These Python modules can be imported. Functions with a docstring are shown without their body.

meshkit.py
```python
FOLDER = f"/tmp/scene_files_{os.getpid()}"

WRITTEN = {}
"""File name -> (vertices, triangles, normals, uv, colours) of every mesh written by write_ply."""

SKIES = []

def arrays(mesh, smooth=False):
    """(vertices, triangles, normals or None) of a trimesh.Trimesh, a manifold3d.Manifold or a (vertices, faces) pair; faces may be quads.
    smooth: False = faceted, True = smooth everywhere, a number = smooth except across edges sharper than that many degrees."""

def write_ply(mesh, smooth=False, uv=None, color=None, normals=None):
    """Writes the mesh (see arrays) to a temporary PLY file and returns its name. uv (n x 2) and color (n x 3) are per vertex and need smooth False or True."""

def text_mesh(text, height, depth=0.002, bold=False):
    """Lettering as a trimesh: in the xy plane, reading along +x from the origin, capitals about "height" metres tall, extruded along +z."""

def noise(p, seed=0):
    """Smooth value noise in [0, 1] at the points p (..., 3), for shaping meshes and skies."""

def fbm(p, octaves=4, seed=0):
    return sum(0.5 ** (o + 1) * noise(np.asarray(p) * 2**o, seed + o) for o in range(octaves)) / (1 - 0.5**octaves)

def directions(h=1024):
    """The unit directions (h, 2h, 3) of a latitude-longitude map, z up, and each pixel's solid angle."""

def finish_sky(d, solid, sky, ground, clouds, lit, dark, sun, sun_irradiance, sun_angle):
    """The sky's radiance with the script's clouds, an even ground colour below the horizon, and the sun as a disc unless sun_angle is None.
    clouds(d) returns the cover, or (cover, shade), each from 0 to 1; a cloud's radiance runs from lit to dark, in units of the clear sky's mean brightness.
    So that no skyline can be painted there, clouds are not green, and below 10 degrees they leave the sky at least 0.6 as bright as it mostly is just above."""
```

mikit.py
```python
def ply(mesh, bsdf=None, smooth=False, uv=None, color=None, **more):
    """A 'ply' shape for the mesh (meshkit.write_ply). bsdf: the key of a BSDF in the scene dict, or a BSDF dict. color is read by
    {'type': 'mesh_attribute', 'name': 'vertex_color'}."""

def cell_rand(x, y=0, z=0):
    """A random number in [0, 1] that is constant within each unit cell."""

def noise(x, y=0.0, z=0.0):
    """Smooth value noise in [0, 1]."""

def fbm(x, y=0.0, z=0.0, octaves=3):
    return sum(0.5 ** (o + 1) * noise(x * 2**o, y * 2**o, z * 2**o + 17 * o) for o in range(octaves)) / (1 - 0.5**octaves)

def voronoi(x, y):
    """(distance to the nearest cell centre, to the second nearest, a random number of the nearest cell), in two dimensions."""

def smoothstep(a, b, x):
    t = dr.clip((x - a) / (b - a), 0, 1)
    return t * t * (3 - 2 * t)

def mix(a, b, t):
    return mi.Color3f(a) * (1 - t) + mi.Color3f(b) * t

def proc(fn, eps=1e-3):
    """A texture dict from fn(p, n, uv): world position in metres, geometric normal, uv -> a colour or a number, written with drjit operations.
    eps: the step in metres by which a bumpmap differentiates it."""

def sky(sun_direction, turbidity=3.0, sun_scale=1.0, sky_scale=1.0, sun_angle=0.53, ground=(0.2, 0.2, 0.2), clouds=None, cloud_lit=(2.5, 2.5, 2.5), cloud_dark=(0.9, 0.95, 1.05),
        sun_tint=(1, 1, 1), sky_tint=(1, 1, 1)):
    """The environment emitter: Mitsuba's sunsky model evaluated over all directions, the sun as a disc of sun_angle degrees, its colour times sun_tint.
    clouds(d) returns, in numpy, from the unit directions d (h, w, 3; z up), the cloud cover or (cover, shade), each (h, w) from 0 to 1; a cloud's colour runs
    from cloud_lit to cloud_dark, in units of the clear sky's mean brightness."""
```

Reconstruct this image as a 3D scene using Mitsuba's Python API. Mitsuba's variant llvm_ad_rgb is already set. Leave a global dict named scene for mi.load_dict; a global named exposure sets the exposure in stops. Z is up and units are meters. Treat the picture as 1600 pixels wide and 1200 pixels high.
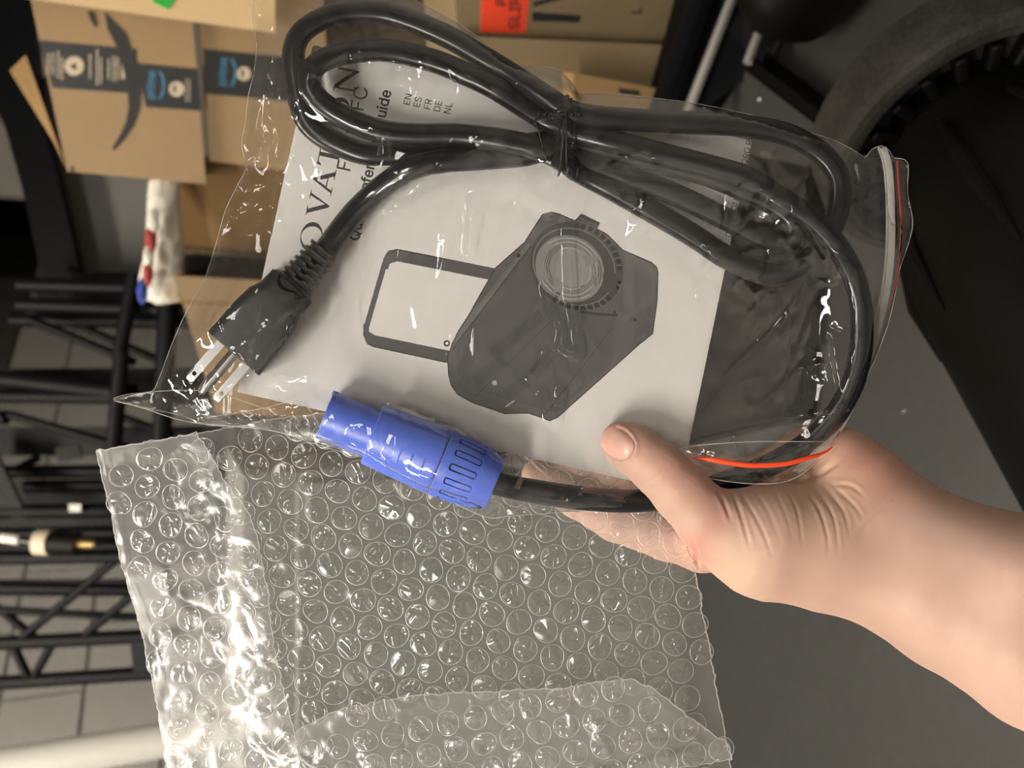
import math, random
import numpy as np, trimesh, manifold3d as m3, shapely
from shapely.geometry import Polygon, LineString, Point, box as sbox
from shapely.ops import unary_union
from scipy import ndimage
import mitsuba as mi, mikit, meshkit
import drjit as dr

rng = np.random.default_rng(7)
random.seed(7)
T = mi.ScalarTransform4f
scene, labels = {}, {}

# ---------------------------------------------------------------- camera (phone held upright, looking 22.5 degrees down)
PITCH = math.radians(22.5)
CAM = np.array([0.0, 0.0, 1.45])
FWD = np.array([0.0, math.cos(PITCH), -math.sin(PITCH)])
RGT = -np.array([0.0, math.sin(PITCH), math.cos(PITCH)])     # picture right = down in the room
DWN = np.array([-1.0, 0.0, 0.0])                             # picture bottom = left in the room
FPX, D0 = 1202.0, 0.306
S = D0 / FPX                                                 # metres per unit of the hand-held things
scene['camera'] = {'type': 'thinlens', 'fov': 2 * math.degrees(math.atan(800 / FPX)), 'fov_axis': 'x', 'aperture_radius': 0.0014, 'focus_distance': D0 - 0.006,
                   'near_clip': 0.02, 'far_clip': 50.0,
                   'to_world': T().look_at(origin=CAM.tolist(), target=(CAM + FWD).tolist(), up=(-DWN).tolist())}
exposure = 0.0
LAMPS = [  # centre x, y, length along x, width along y, radiance
    (-0.90, -0.52, 0.95, 0.17, (88, 82.5, 74)),
    (-0.55, 1.00, 1.10, 0.16, (50, 45, 37.5)),
    (0.20, -0.50, 0.55, 0.34, (9.5, 9.0, 8.1)),
]
CEIL = 2.62

# ---------------------------------------------------------------- helpers
def at(px, py, depth):
    """The point that lies depth metres in front of the lens, for arrays."""
    px, py, depth = (np.asarray(v, float) for v in (px, py, depth))
    return CAM + depth[..., None] * (FWD + ((px - 800) / FPX)[..., None] * RGT + ((py - 600) / FPX)[..., None] * DWN)

def near(v):
    """Local frame of what the hand holds (0.2546 mm units; third axis towards the lens) -> room."""
    v = np.asarray(v, float)
    return at(v[..., 0], v[..., 1], D0 - v[..., 2] * S)

def rgb(*c): return {'type': 'rgb', 'value': list(map(float, c if len(c) == 3 else (c[0],) * 3))}
def srgb(r, g, b): return [((v / 255 + 0.055) / 1.055) ** 2.4 if v > 10 else v / 255 / 12.92 for v in (r, g, b)]
def two(b): return {'type': 'twosided', 'b': b}
def mat(key, color, rough=0.5, spec=0.5, metallic=0.0, **more):
    c = color if isinstance(color, dict) else rgb(*color)
    scene[key] = two({'type': 'principled', 'base_color': c, 'roughness': rough, 'specular': spec, 'metallic': metallic, **more})
    return key

USED = {}
def number(base):
    n = USED.get(base, 0); USED[base] = n + 1
    return base if n == 0 else f'{base}_{n:03d}'
def put(key, mesh, bsdf, smooth=False, color=None, **more):
    """ONE entry of the scene; key may hold '__' (a part); repeats get numbers."""
    key = number(key)
    scene[key] = mikit.ply(mesh, bsdf, smooth=smooth, color=color, **more)
    return key
def thing(base, label, cat, group=None):
    key = number(base)
    labels[key] = {'label': label, 'category': cat}
    if group: labels[key]['group'] = group
    return key
def say(key, **kw): labels.setdefault(key, {}).update(kw)

def arr(v, f): return (np.asarray(v, float), np.asarray(f, int))
def nmesh(v, f):
    f = np.asarray(f, int)
    return (near(v), f[:, ::-1])
def tris(mesh):
    v, f, _ = meshkit.arrays(mesh)
    return v, f
def cat(ms):
    vs, fs, o = [], [], 0
    for v, f in ms:
        v, f = np.asarray(v, float), np.asarray(f, int)
        if f.shape[1] == 4: f = np.vstack([f[:, [0, 1, 2]], f[:, [0, 2, 3]]])
        vs.append(v); fs.append(f + o); o += len(v)
    return np.vstack(vs), np.vstack(fs)

def spline(pts, step=4.0, closed=False):
    """Catmull-Rom through the points (n x k), resampled to about even steps."""
    p = np.asarray(pts, float)
    q = np.vstack([2 * p[0] - p[1], p, 2 * p[-1] - p[-2]])
    out = []
    for i in range(1, len(q) - 2):
        n = max(2, int(np.linalg.norm(q[i + 1] - q[i]) / step))
        t = np.linspace(0, 1, n, endpoint=False)[:, None]
        a, b, c, d = q[i - 1], q[i], q[i + 1], q[i + 2]
        out.append(0.5 * (2 * b + (c - a) * t + (2 * a - 5 * b + 4 * c - d) * t ** 2 + (3 * b - a - 3 * c + d) * t ** 3))
    return np.vstack(out + [q[-2][None]])

def tube(path, radius, sides=16, caps=True, squash=None):
    """A tube along path (n x 3); radius a number or one per point; squash = (factor, axis) flattens it along a fixed axis."""
    p = np.asarray(path, float); n = len(p)
    r = np.broadcast_to(np.asarray(radius, float), n)
    t = np.gradient(p, axis=0); t /= np.linalg.norm(t, axis=1, keepdims=True) + 1e-12
    ref = np.array([0, 0, 1.0]) if abs(t[0][2]) < 0.9 else np.array([1.0, 0, 0])
    u = np.cross(t[0], ref); u /= np.linalg.norm(u)
    ring = []
    a = np.arange(sides) / sides * 2 * np.pi
    for i in range(n):
        u = u - t[i] * (u @ t[i]); u /= np.linalg.norm(u)
        w = np.cross(t[i], u)
        o = (np.cos(a)[:, None] * u + np.sin(a)[:, None] * w) * r[i]
        if squash is not None:
            k, ax = squash
            o = o - np.outer(o @ ax, ax) * (1 - k)
        ring.append(p[i] + o)
    v = np.vstack(ring)
    i, j = np.meshgrid(np.arange(n - 1), np.arange(sides), indexing='ij')
    i, j = i.ravel(), j.ravel(); k = (j + 1) % sides
    f = np.vstack([np.stack([i * sides + j, i * sides + k, (i + 1) * sides + k], 1), np.stack([i * sides + j, (i + 1) * sides + k, (i + 1) * sides + j], 1)])
    if caps:
        v = np.vstack([v, p[0], p[-1]]); j = np.arange(sides); k = (j + 1) % sides
        f = np.vstack([f, np.stack([k, j, j * 0 + n * sides], 1), np.stack([(n - 1) * sides + j, (n - 1) * sides + k, j * 0 + n * sides + 1], 1)])
    return v, f

def loft(rings, caps=True):
    """Rings (n x m x 3) joined into a skin."""
    R = np.asarray(rings, float); n, m = R.shape[:2]
    v = R.reshape(-1, 3)
    i, j = np.meshgrid(np.arange(n - 1), np.arange(m), indexing='ij'); i, j = i.ravel(), j.ravel(); k = (j + 1) % m
    f = np.vstack([np.stack([i * m + j, i * m + k, (i + 1) * m + k], 1), np.stack([i * m + j, (i + 1) * m + k, (i + 1) * m + j], 1)])
    if caps:
        v = np.vstack([v, R[0].mean(0), R[-1].mean(0)]); j = np.arange(m); k = (j + 1) % m
        f = np.vstack([f, np.stack([k, j, j * 0 + n * m], 1), np.stack([(n - 1) * m + j, (n - 1) * m + k, j * 0 + n * m + 1], 1)])
    return v, f

def lathe(profile, a, b, sides=48):
    """(distance along a->b, radius) pairs turned about the line a->b, in metres."""
    a, b = np.asarray(a, float), np.asarray(b, float)
    z = (b - a) / np.linalg.norm(b - a)
    x = np.cross(z, [0, 0, 1.0] if abs(z[2]) < .95 else [1.0, 0, 0]); x /= np.linalg.norm(x); y = np.cross(z, x)
    t = np.arange(sides) / sides * 2 * np.pi
    ring = np.cos(t)[:, None] * x + np.sin(t)[:, None] * y
    return loft([a + z * d + ring * max(r, 1e-5) for d, r in profile])

def boxmesh(o, ex, ey, ez):
    """A box from the corner o along three edge vectors."""
    o, e = np.asarray(o, float), [np.asarray(k, float) for k in (ex, ey, ez)]
    v = np.array([o + i * e[0] + j * e[1] + k * e[2] for i in (0, 1) for j in (0, 1) for k in (0, 1)])
    f = np.array([[0, 1, 3, 2], [4, 6, 7, 5], [0, 4, 5, 1], [2, 3, 7, 6], [0, 2, 6, 4], [1, 5, 7, 3]])
    return cat([(v, f)])
def rbox(size, r, seg=3):
    """Rounded box centred at the origin (manifold)."""
    sx, sy, sz = (max(s / 2 - r, 1e-6) for s in size)
    sp = m3.Manifold.sphere(r, seg * 4)
    return m3.Manifold.batch_hull([sp.translate([x * sx, y * sy, z * sz]) for x in (-1, 1) for y in (-1, 1) for z in (-1, 1)])
def prism(pts, off):
    """Closed prism: polygon of points (n x 3) and its copy moved by off; n small and convex or star-shaped about its centre."""
    p = np.asarray(pts, float); n = len(p)
    v = np.vstack([p, p + off, p.mean(0), (p + off).mean(0)])
    i = np.arange(n); j = (i + 1) % n
    return v, np.vstack([np.stack([i, j, i * 0 + 2 * n], 1), np.stack([j + n, i + n, i * 0 + 2 * n + 1], 1), np.stack([j, i, i + n], 1), np.stack([j, i + n, j + n], 1)])

class Face:
    """An upright plane through the point at (px, py, depth) turned yaw degrees; on(px, py, lift) = its point seen there, lifted towards the room."""
    def __init__(self, px, py, depth, yaw=0.0, normal=None):
        self.o = at(px, py, depth)
        y = math.radians(yaw)
        self.n = np.array([math.sin(y), -math.cos(y), 0.0]) if normal is None else np.asarray(normal, float) / np.linalg.norm(normal)
    def on(self, pts, lift=0.0):
        p = np.atleast_2d(np.asarray(pts, float))
        d = FWD + ((p[:, :1] - 800) / FPX) * RGT + ((p[:, 1:2] - 600) / FPX) * DWN
        t = ((self.o - CAM) @ self.n) / (d @ self.n)
        return CAM + d * t[:, None] + self.n * np.broadcast_to(lift, len(p))[:, None]

def flat(poly, step=None):
    """Triangulated shapely polygon (n x 2, faces)."""
    vs, fs, o = [], [], 0
    for g in getattr(poly, 'geoms', [poly]):
        if g.is_empty or g.geom_type != 'Polygon' or g.area < 1e-9: continue
        v, f = trimesh.creation.triangulate_polygon(g, engine='earcut')
        if step:
            v3, f = trimesh.remesh.subdivide_to_size(np.c_[v, np.zeros(len(v))], f, step); v = v3[:, :2]
        vs.append(v); fs.append(np.asarray(f) + o); o += len(v)
    return np.vstack(vs), np.vstack(fs)

def lettering(text, height, bold=False):
    v, f = tris(meshkit.text_mesh(text, 1.0, 0.05, bold))
    n = np.isclose(v[f][:, :, 2], v[:, 2].max()).all(1)
    f = f[n]; u, inv = np.unique(f, return_inverse=True)
    return v[u][:, :2] * height, inv.reshape(-1, 3)
def placed(v2, origin, read, up):
    """Text plane -> picture frame: reading along 'read', letter tops towards 'up'."""
    return np.asarray(origin, float) + v2[:, :1] * np.asarray(read, float) + v2[:, 1:2] * np.asarray(up, float)

def patch(poly, step):
    """Square grid cut to a polygon: cells with a corner inside stay, corners outside slide to the outline."""
    x0, y0, x1, y1 = poly.bounds
    X, Y = np.meshgrid(np.arange(x0 - step, x1 + 2 * step, step), np.arange(y0 - step, y1 + 2 * step, step), indexing='ij')
    ins = shapely.contains_xy(poly, X, Y)
    c = ins[:-1, :-1] | ins[1:, :-1] | ins[1:, 1:] | ins[:-1, 1:]
    idx = np.arange(X.size).reshape(X.shape)
    q = np.stack([idx[:-1, :-1], idx[1:, :-1], idx[1:, 1:], idx[:-1, 1:]], -1)[c]
    u, inv = np.unique(q, return_inverse=True); q = inv.reshape(-1, 4)
    v = np.c_[X.ravel()[u], Y.ravel()[u]]
    out = ~ins.ravel()[u]
    ring = poly.exterior
    pts = shapely.points(v[out])
    proj = shapely.line_interpolate_point(ring, shapely.line_locate_point(ring, pts))
    v[out] = np.c_[shapely.get_x(proj), shapely.get_y(proj)]
    return v, q, out

# ---------------------------------------------------------------- materials
def film(key, gloss, alpha, ior, base=.9, metal=1.0):
    scene[key] = {'type': 'blendbsdf', 'weight': gloss, 'clear': {'type': 'thindielectric', 'int_ior': ior},
                  'sheen': two({'type': 'principled', 'base_color': rgb(base, base * .99, base * .965), 'roughness': alpha ** .5, 'metallic': metal, 'specular': .6})}
    return key
scene['bag_film'] = {'type': 'thindielectric', 'int_ior': 1.46}
film('wrap_film', 0.10, 0.05, 1.28, .82, .45)
film('flap_film', 0.075, 0.05, 1.28, .80, .30)
film('bubble_film', 0.055, 0.03, 1.30, .9, 1.0)
film('rim_film', 0.30, 0.06, 1.3, .85, .6)
scene['zip_plastic'] = {'type': 'blendbsdf', 'weight': 0.34, 'clear': {'type': 'thindielectric', 'int_ior': 1.4}, 'milk': two({'type': 'principled', 'base_color': rgb(.62, .6, .57), 'roughness': .3})}

def grain(c, amount, scale, scale2=None):
    c = np.array(c, float); s2 = scale2 or scale * 6
    def fn(p, n, uv):
        k = mikit.fbm(p.x * scale, p.y * scale, p.z * scale, 3) * 0.65 + mikit.noise(p.x * s2, p.y * s2, p.z * s2) * 0.35
        return mi.Color3f(*c.tolist()) * (1 - amount + 2 * amount * k)
    return mikit.proc(fn)
mat('wall_light', grain((.45, .445, .42), .06, 9), .75)
mat('wall_dark', grain((.085, .083, .078), .15, 9), .75)
mat('joint_light', (.25, .245, .23), .9)
mat('joint_dark', (.012, .012, .012), .9)
mat('wall_plain', grain((.46, .44, .41), .05, 3), .85)
mat('ceiling_paint', (.70, .68, .65), .9)
mat('floor_paint', grain((.10, .10, .098), .15, 5), .6)
mat('table_top', grain((.038, .0385, .037), .12, 18, 260), .5, .4)
mat('cabinet_paint', grain((.15, .153, .138), .06, 8), .6, .4)
mat('table_frame', (.03, .03, .03), .5)
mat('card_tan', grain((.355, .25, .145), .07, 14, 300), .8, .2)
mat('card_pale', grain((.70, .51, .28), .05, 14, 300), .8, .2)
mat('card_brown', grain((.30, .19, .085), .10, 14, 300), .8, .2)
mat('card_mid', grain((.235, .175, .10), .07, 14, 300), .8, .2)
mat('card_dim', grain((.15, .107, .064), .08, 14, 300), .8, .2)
mat('black_ink', (.018, .018, .02), .5)
mat('black_paint', (.0035, .004, .0055), .5, .14)
mat('black_plastic', grain((.003, .003, .0028), .25, 30), .5, .14)
mat('worn_plastic', grain((.030, .029, .026), .95, 34, 520), .7, .25)
mat('tape_black', (.024, .027, .03), .35)
mat('cream_ink', (.56, .48, .36), .6)
mat('blue_ink', (.045, .22, .40), .5)
mat('grey_panel', (.14, .138, .13), .6)
mat('grey_metal', (.042, .043, .042), .45)
mat('chrome', (.86, .85, .80), .36, metallic=.75)
mat('steel', (.42, .42, .42), .32, metallic=1.0)
mat('brass', (.6, .42, .18), .35, metallic=1.0)
mat('red_label', srgb(245, 74, 38), .6)
mat('green_tape', (.02, .45, .06), .4)
mat('white_plastic', grain((.68, .66, .60), .08, 40), .5)
mat('red_ink', (.35, .05, .05), .5)
mat('dark_blue_ink', (.03, .06, .35), .5)
mat('pipe_paint', (.62, .60, .57), .45)
mat('rubber', (.006, .0072, .0092), .27, .4)
mat('plug_rubber', (.0125, .013, .014), .42, .5)
mat('blue_plastic', grain((.075, .135, .56), .06, 60, 900), .36, .5)
mat('blue_groove', (.012, .02, .09), .5)
mat('latch_grey', (.42, .40, .34), .4)
mat('paper', grain((.535, .525, .505), .035, 25, 500), .55, .4)
mat('paper_edge', (.6, .585, .56), .8)
mat('print', {'type': 'mesh_attribute', 'name': 'vertex_color'}, .5, .4)
mat('type_ink', (.022, .022, .024), .5)
mat('dull_red', (.22, .022, .018), .5)
mat('red_line', srgb(228, 70, 30), .4)
mat('skin', {'type': 'mesh_attribute', 'name': 'vertex_color'}, .56, .40, sheen=0.15)
mat('nail', grain((.62, .36, .29), .08, 300), .3, .5)
mat('tie_wire', (.012, .012, .012), .35)
mat('lamp_body', (.7, .7, .7), .5)

# ---------------------------------------------------------------- the room
X0, X1, Y0, Y1 = -1.75, 1.75, -1.6, 3.1
def slab(key, lo, hi, m):
    lo, hi = np.array(lo, float), np.array(hi, float); d = hi - lo
    k = put(key, boxmesh(lo, [d[0], 0, 0], [0, d[1], 0], [0, 0, d[2]]), m)
    say(k, kind='structure')
slab('floor', (X0, Y0, -.06), (X1, Y1, 0), 'floor_paint')
slab('ceiling', (X0, Y0, CEIL + .06), (X1, Y1, CEIL + .12), 'ceiling_paint')
slab('wall_left', (X0 - .08, Y0, 0), (X0, Y1, CEIL + .06), 'wall_plain')
slab('wall_right', (X1, Y0, 0), (X1 + .08, Y1, CEIL + .06), 'wall_plain')
slab('wall_front', (X0, Y0 - .08, 0), (X1, Y0, CEIL + .06), 'wall_plain')

# lamps: fluorescent strips in housings
for i, (lx, ly, ll, lw, rad) in enumerate(LAMPS):
    k = thing('ceiling_light', ['white fluorescent strip light on the ceiling above the hand', 'white fluorescent strip light on the ceiling over the cartons', 'square light panel on the ceiling above the black drum'][i], 'light', None)
    put(k + '__housing', boxmesh((lx - ll / 2 - .03, ly - lw / 2 - .02, CEIL + .012), (ll + .06, 0, 0), (0, lw + .04, 0), (0, 0, .048)), 'lamp_body')
    v = np.array([[lx - ll / 2, ly - lw / 2, CEIL], [lx - ll / 2, ly + lw / 2, CEIL], [lx + ll / 2, ly + lw / 2, CEIL], [lx + ll / 2, ly - lw / 2, CEIL]])
    put(k + '__diffuser', (v, np.array([[0, 1, 2], [0, 2, 3]])), 'lamp_body', emitter={'type': 'area', 'radiance': rgb(*rad)})

# rear wall of painted blocks, light below and charcoal above, running away to the right
wd = np.array([math.sin(math.radians(38)), math.cos(math.radians(38)), 0.0])     # along the wall
wn = np.array([wd[1], -wd[0], 0.0])                                              # towards the room
wo = at(40, 520, 2.85); ZS = wo[2] + .02
WBK = Face(40, 520, 2.85, normal=wn)
def wall_pt(u, z, lift=0.0): return np.array([wo[0], wo[1], 0]) + wd * u + np.array([0, 0, z]) + wn * lift
ULO, UHI = -2.3, 0.75
k = put('wall_rear', boxmesh(wall_pt(ULO, 0, -.10), wd * (UHI - ULO), wn * .10, [0, 0, CEIL + .06]), 'joint_light'); say(k, kind='structure')
CH, CL = .175, .38
def wall_block(u, z0, z1, m, L=CL):
    a = wall_pt(u + .005, z0 + .005, 0)
    put('wall_rear__block', boxmesh(a, wd * (L - .010), wn * .006, [0, 0, z1 - z0 - .010]), m)
for r in range(-4, 6):
    z0 = ZS + r * CH
    for c in range(-8, 5):
        u = c * CL + (r % 2) * CL / 2
        if u < ULO or u + CL > UHI: continue
        p = wall_pt(u + CL / 2, z0 + CH / 2) - CAM; d = p @ FWD; q = (800 + FPX * (p @ RGT) / d, 600 + FPX * (p @ DWN) / d)
        if -190 < q[0] < 420 and 120 < q[1] < 1330: wall_block(u, z0, z0 + CH, 'wall_dark' if r >= 0 else 'wall_light')
slab('wall_back', (wall_pt(UHI, 0)[0], Y1, 0), (X1 + .08, Y1 + .08, CEIL + .06), 'wall_plain')
# darker backing of the upper courses, a little proud of the light joints
put('wall_rear__upper_coat', boxmesh(wall_pt(ULO, ZS, 0), wd * (UHI - ULO), wn * .002, [0, 0, CEIL - ZS]), 'joint_dark')
# white pipe running up the wall at the picture's lower left
pp = at(120, 1178, 1.50)
k = put('drain_pipe', tube(np.array([[pp[0], pp[1], 1.36], [pp[0] - .004, pp[1], CEIL + .05]]), .034, 32), 'pipe_paint', smooth=40)
say(k, label='pale painted pipe running up the wall at the lower left', category='pipe')

# ---------------------------------------------------------------- the table and what stands on it
TZ = 0.75
def on_z(px, py, z):
    d = FWD + ((px - 800) / FPX) * RGT + ((py - 600) / FPX) * DWN
    return CAM + d * ((z - CAM[2]) / d[2])
k = thing('table', 'grey laminate table under the hand and the bubble wrap', 'table')
put(k + '__tabletop', rbox((1.75, .82, .03), .006).translate([-.15, .58, TZ - .015]) + rbox((.76, .60, .03), .006).translate([.345, 1.15, TZ - .015]), 'table_top', smooth=35)
for ly in (.25, .92): put(k + '__rail', boxmesh((-.95, ly, TZ - .09), (1.6, 0, 0), (0, .03, 0), (0, 0, .06)), 'table_frame')
for lx in (-.95, .60):
    for ly in (.25, .90):
        put(k + '__leg', boxmesh((lx, ly, 0), (.05, 0, 0), (0, .05, 0), (0, 0, TZ - .03)), 'table_frame')


c = on_z(1413, 643, TZ)
k = put('lint_fibre', tube(np.array([c + [-.0012, .002, .0004], c + [.0004, .0003, .0006], c + [.001, -.0022, .0004]]), .0004, 6), 'pipe_paint', smooth=40)
say(k, label='tiny pale fibre lying on the bare grey table above the wrist', category='lint')
# flat black equipment chassis lying on the table behind the bag
k = thing('equipment_chassis', 'flat black equipment chassis with a grey lid plate lying on the table behind the bag', 'equipment')
cz = TZ + .05
top = np.array([on_z(x, y, cz) for x, y in [(1156, 78), (1330, 212), (1272, 290), (1243, 415), (1224, 655), (1030, 700), (960, 480), (1066, 172)]])
put(k + '__body', prism(top - [0, 0, .049], np.array([0, 0, .049])), 'black_plastic')
lid = np.array([on_z(x, y, cz + .001) for x, y in [(1168, 112), (1303, 216), (1262, 261), (1160, 238), (1095, 222)]])
say(put(k + '__lid_plate', prism(lid - [0, 0, .0005], np.array([0, 0, .003])), 'grey_metal'), label='grey metal plate on the chassis')
rim = [on_z(x, y, cz + .004) for x, y in [(1158, 82), (1066, 170)]]
put(k + '__rim', tube(np.array(rim), .0022, 8), 'grey_metal', smooth=40)
c = on_z(1187, 154, cz + .0035)
say(put(k + '__screw', lathe([(0, .004), (.002, .004), (.0035, .002), (.0036, 0)], c, c + [0, 0, .01], 16), 'steel', smooth=40), label='bright steel screw')
strokes = [[(1184, 318), (1199, 318)], [(1186, 329), (1203, 334), (1208, 333), (1208, 327)], [(1186, 333), (1202, 337), (1209, 335)], [(1180, 340), (1190, 337), (1192, 343), (1182, 344)], [(1192, 340), (1206, 345)]]
put(k + '__logo_print', cat([tube(np.array([on_z(x, y, cz + .0005) for x, y in st]), .0011, 6) for st in strokes]), 'grey_panel')

# black plastic drum lying on the table at the picture's upper right
A, B = at(1520, 230, .62), at(1800, 600, .48)
ax = (B - A) / np.linalg.norm(B - A)
k = thing('black_drum', 'big black plastic drum with a scuffed rim lying at the upper right', 'drum')
put(k + '__barrel', lathe([(-.03, .060), (.0, .068), (.03, .070), (.05, .078), (.10, .092), (.16, .096), (.30, .098), (.40, .099), (.405, .09), (.405, 0)], A, B, 72), 'black_plastic', smooth=35)
ring = lathe([(-.05, .100), (-.055, .106), (-.05, .113), (-.012, .1165), (-.004, .115), (0, .111), (.001, .1045), (-.0025, .1035), (.001, .1025), (0, .0975), (-.005, .0955), (-.03, .094), (-.03, .05)], A, B, 120)
say(put(k + '__rim', ring, 'worn_plastic', smooth=30), label='scuffed grey-black outer rim')
zx = np.cross(ax, [0, 0, 1.0]); zx /= np.linalg.norm(zx); zy = np.cross(ax, zx)
tooth = tris(rbox((.022, .009, .014), .003))
for i in range(22):
    t = i / 22 * 2 * np.pi
    r_ = math.cos(t) * zx + math.sin(t) * zy; s_ = np.cross(ax, r_)
    v = A + r_ * .079 + tooth[0][:, :1] * r_ + tooth[0][:, 1:2] * s_ + tooth[0][:, 2:] * ax - ax * .008
    put(k + '__tooth', (v, tooth[1]), 'black_plastic', smooth=35)
rib = []
for i in range(9):
    t = i / 9 * 2 * np.pi + .2
    r_ = math.cos(t) * zx + math.sin(t) * zy
    rib.append(tube(np.array([A + r_ * .069 + ax * .02, A + r_ * .083 + ax * .065, A + r_ * .094 + ax * .11, A + r_ * .0965 + ax * .16]), [.003, .006, .006, .001], 8))
put(k + '__ridge', cat(rib), 'black_plastic', smooth=40)
# dark round-cornered case behind the drum
k = thing('black_case', 'dark round-cornered black case standing behind the scuffed drum', 'case')
cc = on_z(1400, 40, TZ)
bb = tris(rbox((.24, .14, .13), .05, 6))
ang = math.radians(25); ca, sa = math.cos(ang), math.sin(ang)
bx = np.array([cc[0] + .13, cc[1] + .09, TZ + .067])
put(k + '__shell', (bb[0] @ np.array([[ca, sa, 0], [-sa, ca, 0], [0, 0, 1]]) + bx, bb[1]), 'black_plastic', smooth=40)
put(k + '__strap', (bb[0] * [.10, 1.02, 1.015] @ np.array([[ca, sa, 0], [-sa, ca, 0], [0, 0, 1]]) + bx, bb[1]), 'black_paint', smooth=40)

# grey storage cabinet behind the table, carrying the trusses
k = thing('storage_cabinet', 'plain grey storage cabinet behind the bubble wrap, carrying the black trusses', 'cabinet')
put(k + '__body', rbox((.91, .46, 1.395), .004).translate([-.565, 1.24, .6975]), 'cabinet_paint', smooth=35)
put(k + '__door', rbox((.435, .012, 1.26), .003).translate([-.342, 1.004, .70]), 'cabinet_paint', smooth=35)
put(k + '__door', rbox((.435, .012, 1.26), .003).translate([-.788, 1.004, .70]), 'cabinet_paint', smooth=35)

# bright metal rods and a black pipe leaning beside the cartons
def rod(name, p, q, dp, dq, r, m, label, catg, group=None):
    k = put(name, tube(np.array([at(*p, dp), at(*q, dq)]), r, 20), m, smooth=40)
    say(k, label=label, category=catg); 
    return k
rod('black_pipe', (1118, -60), (1030, 180), .98, .98, .016, 'black_paint', 'black pipe beside the cartons, nearest to the carton stack', 'pipe')
rod('chrome_rod', (1172, -75), (1060, 212), .97, .97, .0062, 'chrome', 'bright chrome rod next to the black pipe, longest of three', 'rod')
rod('chrome_rod', (1222, -45), (1168, 98), .96, .96, .0055, 'chrome', 'short bright chrome rod, middle one of three above the chassis corner', 'rod')
rod('chrome_rod', (1262, -60), (1200, 86), .97, .97, .0075, 'steel', 'duller grey metal rod, rightmost of the three', 'rod')
k = put('black_backboard', prism(np.array([at(x, y, d) for x, y, d in [(1105, -80, 1.02), (1240, -80, .93), (1190, 105, .97), (1020, 230, 1.02)]]), np.array([.01, .05, 0])), 'black_paint')
say(k, label='black panel standing behind the metal rods', category='panel')

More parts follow.
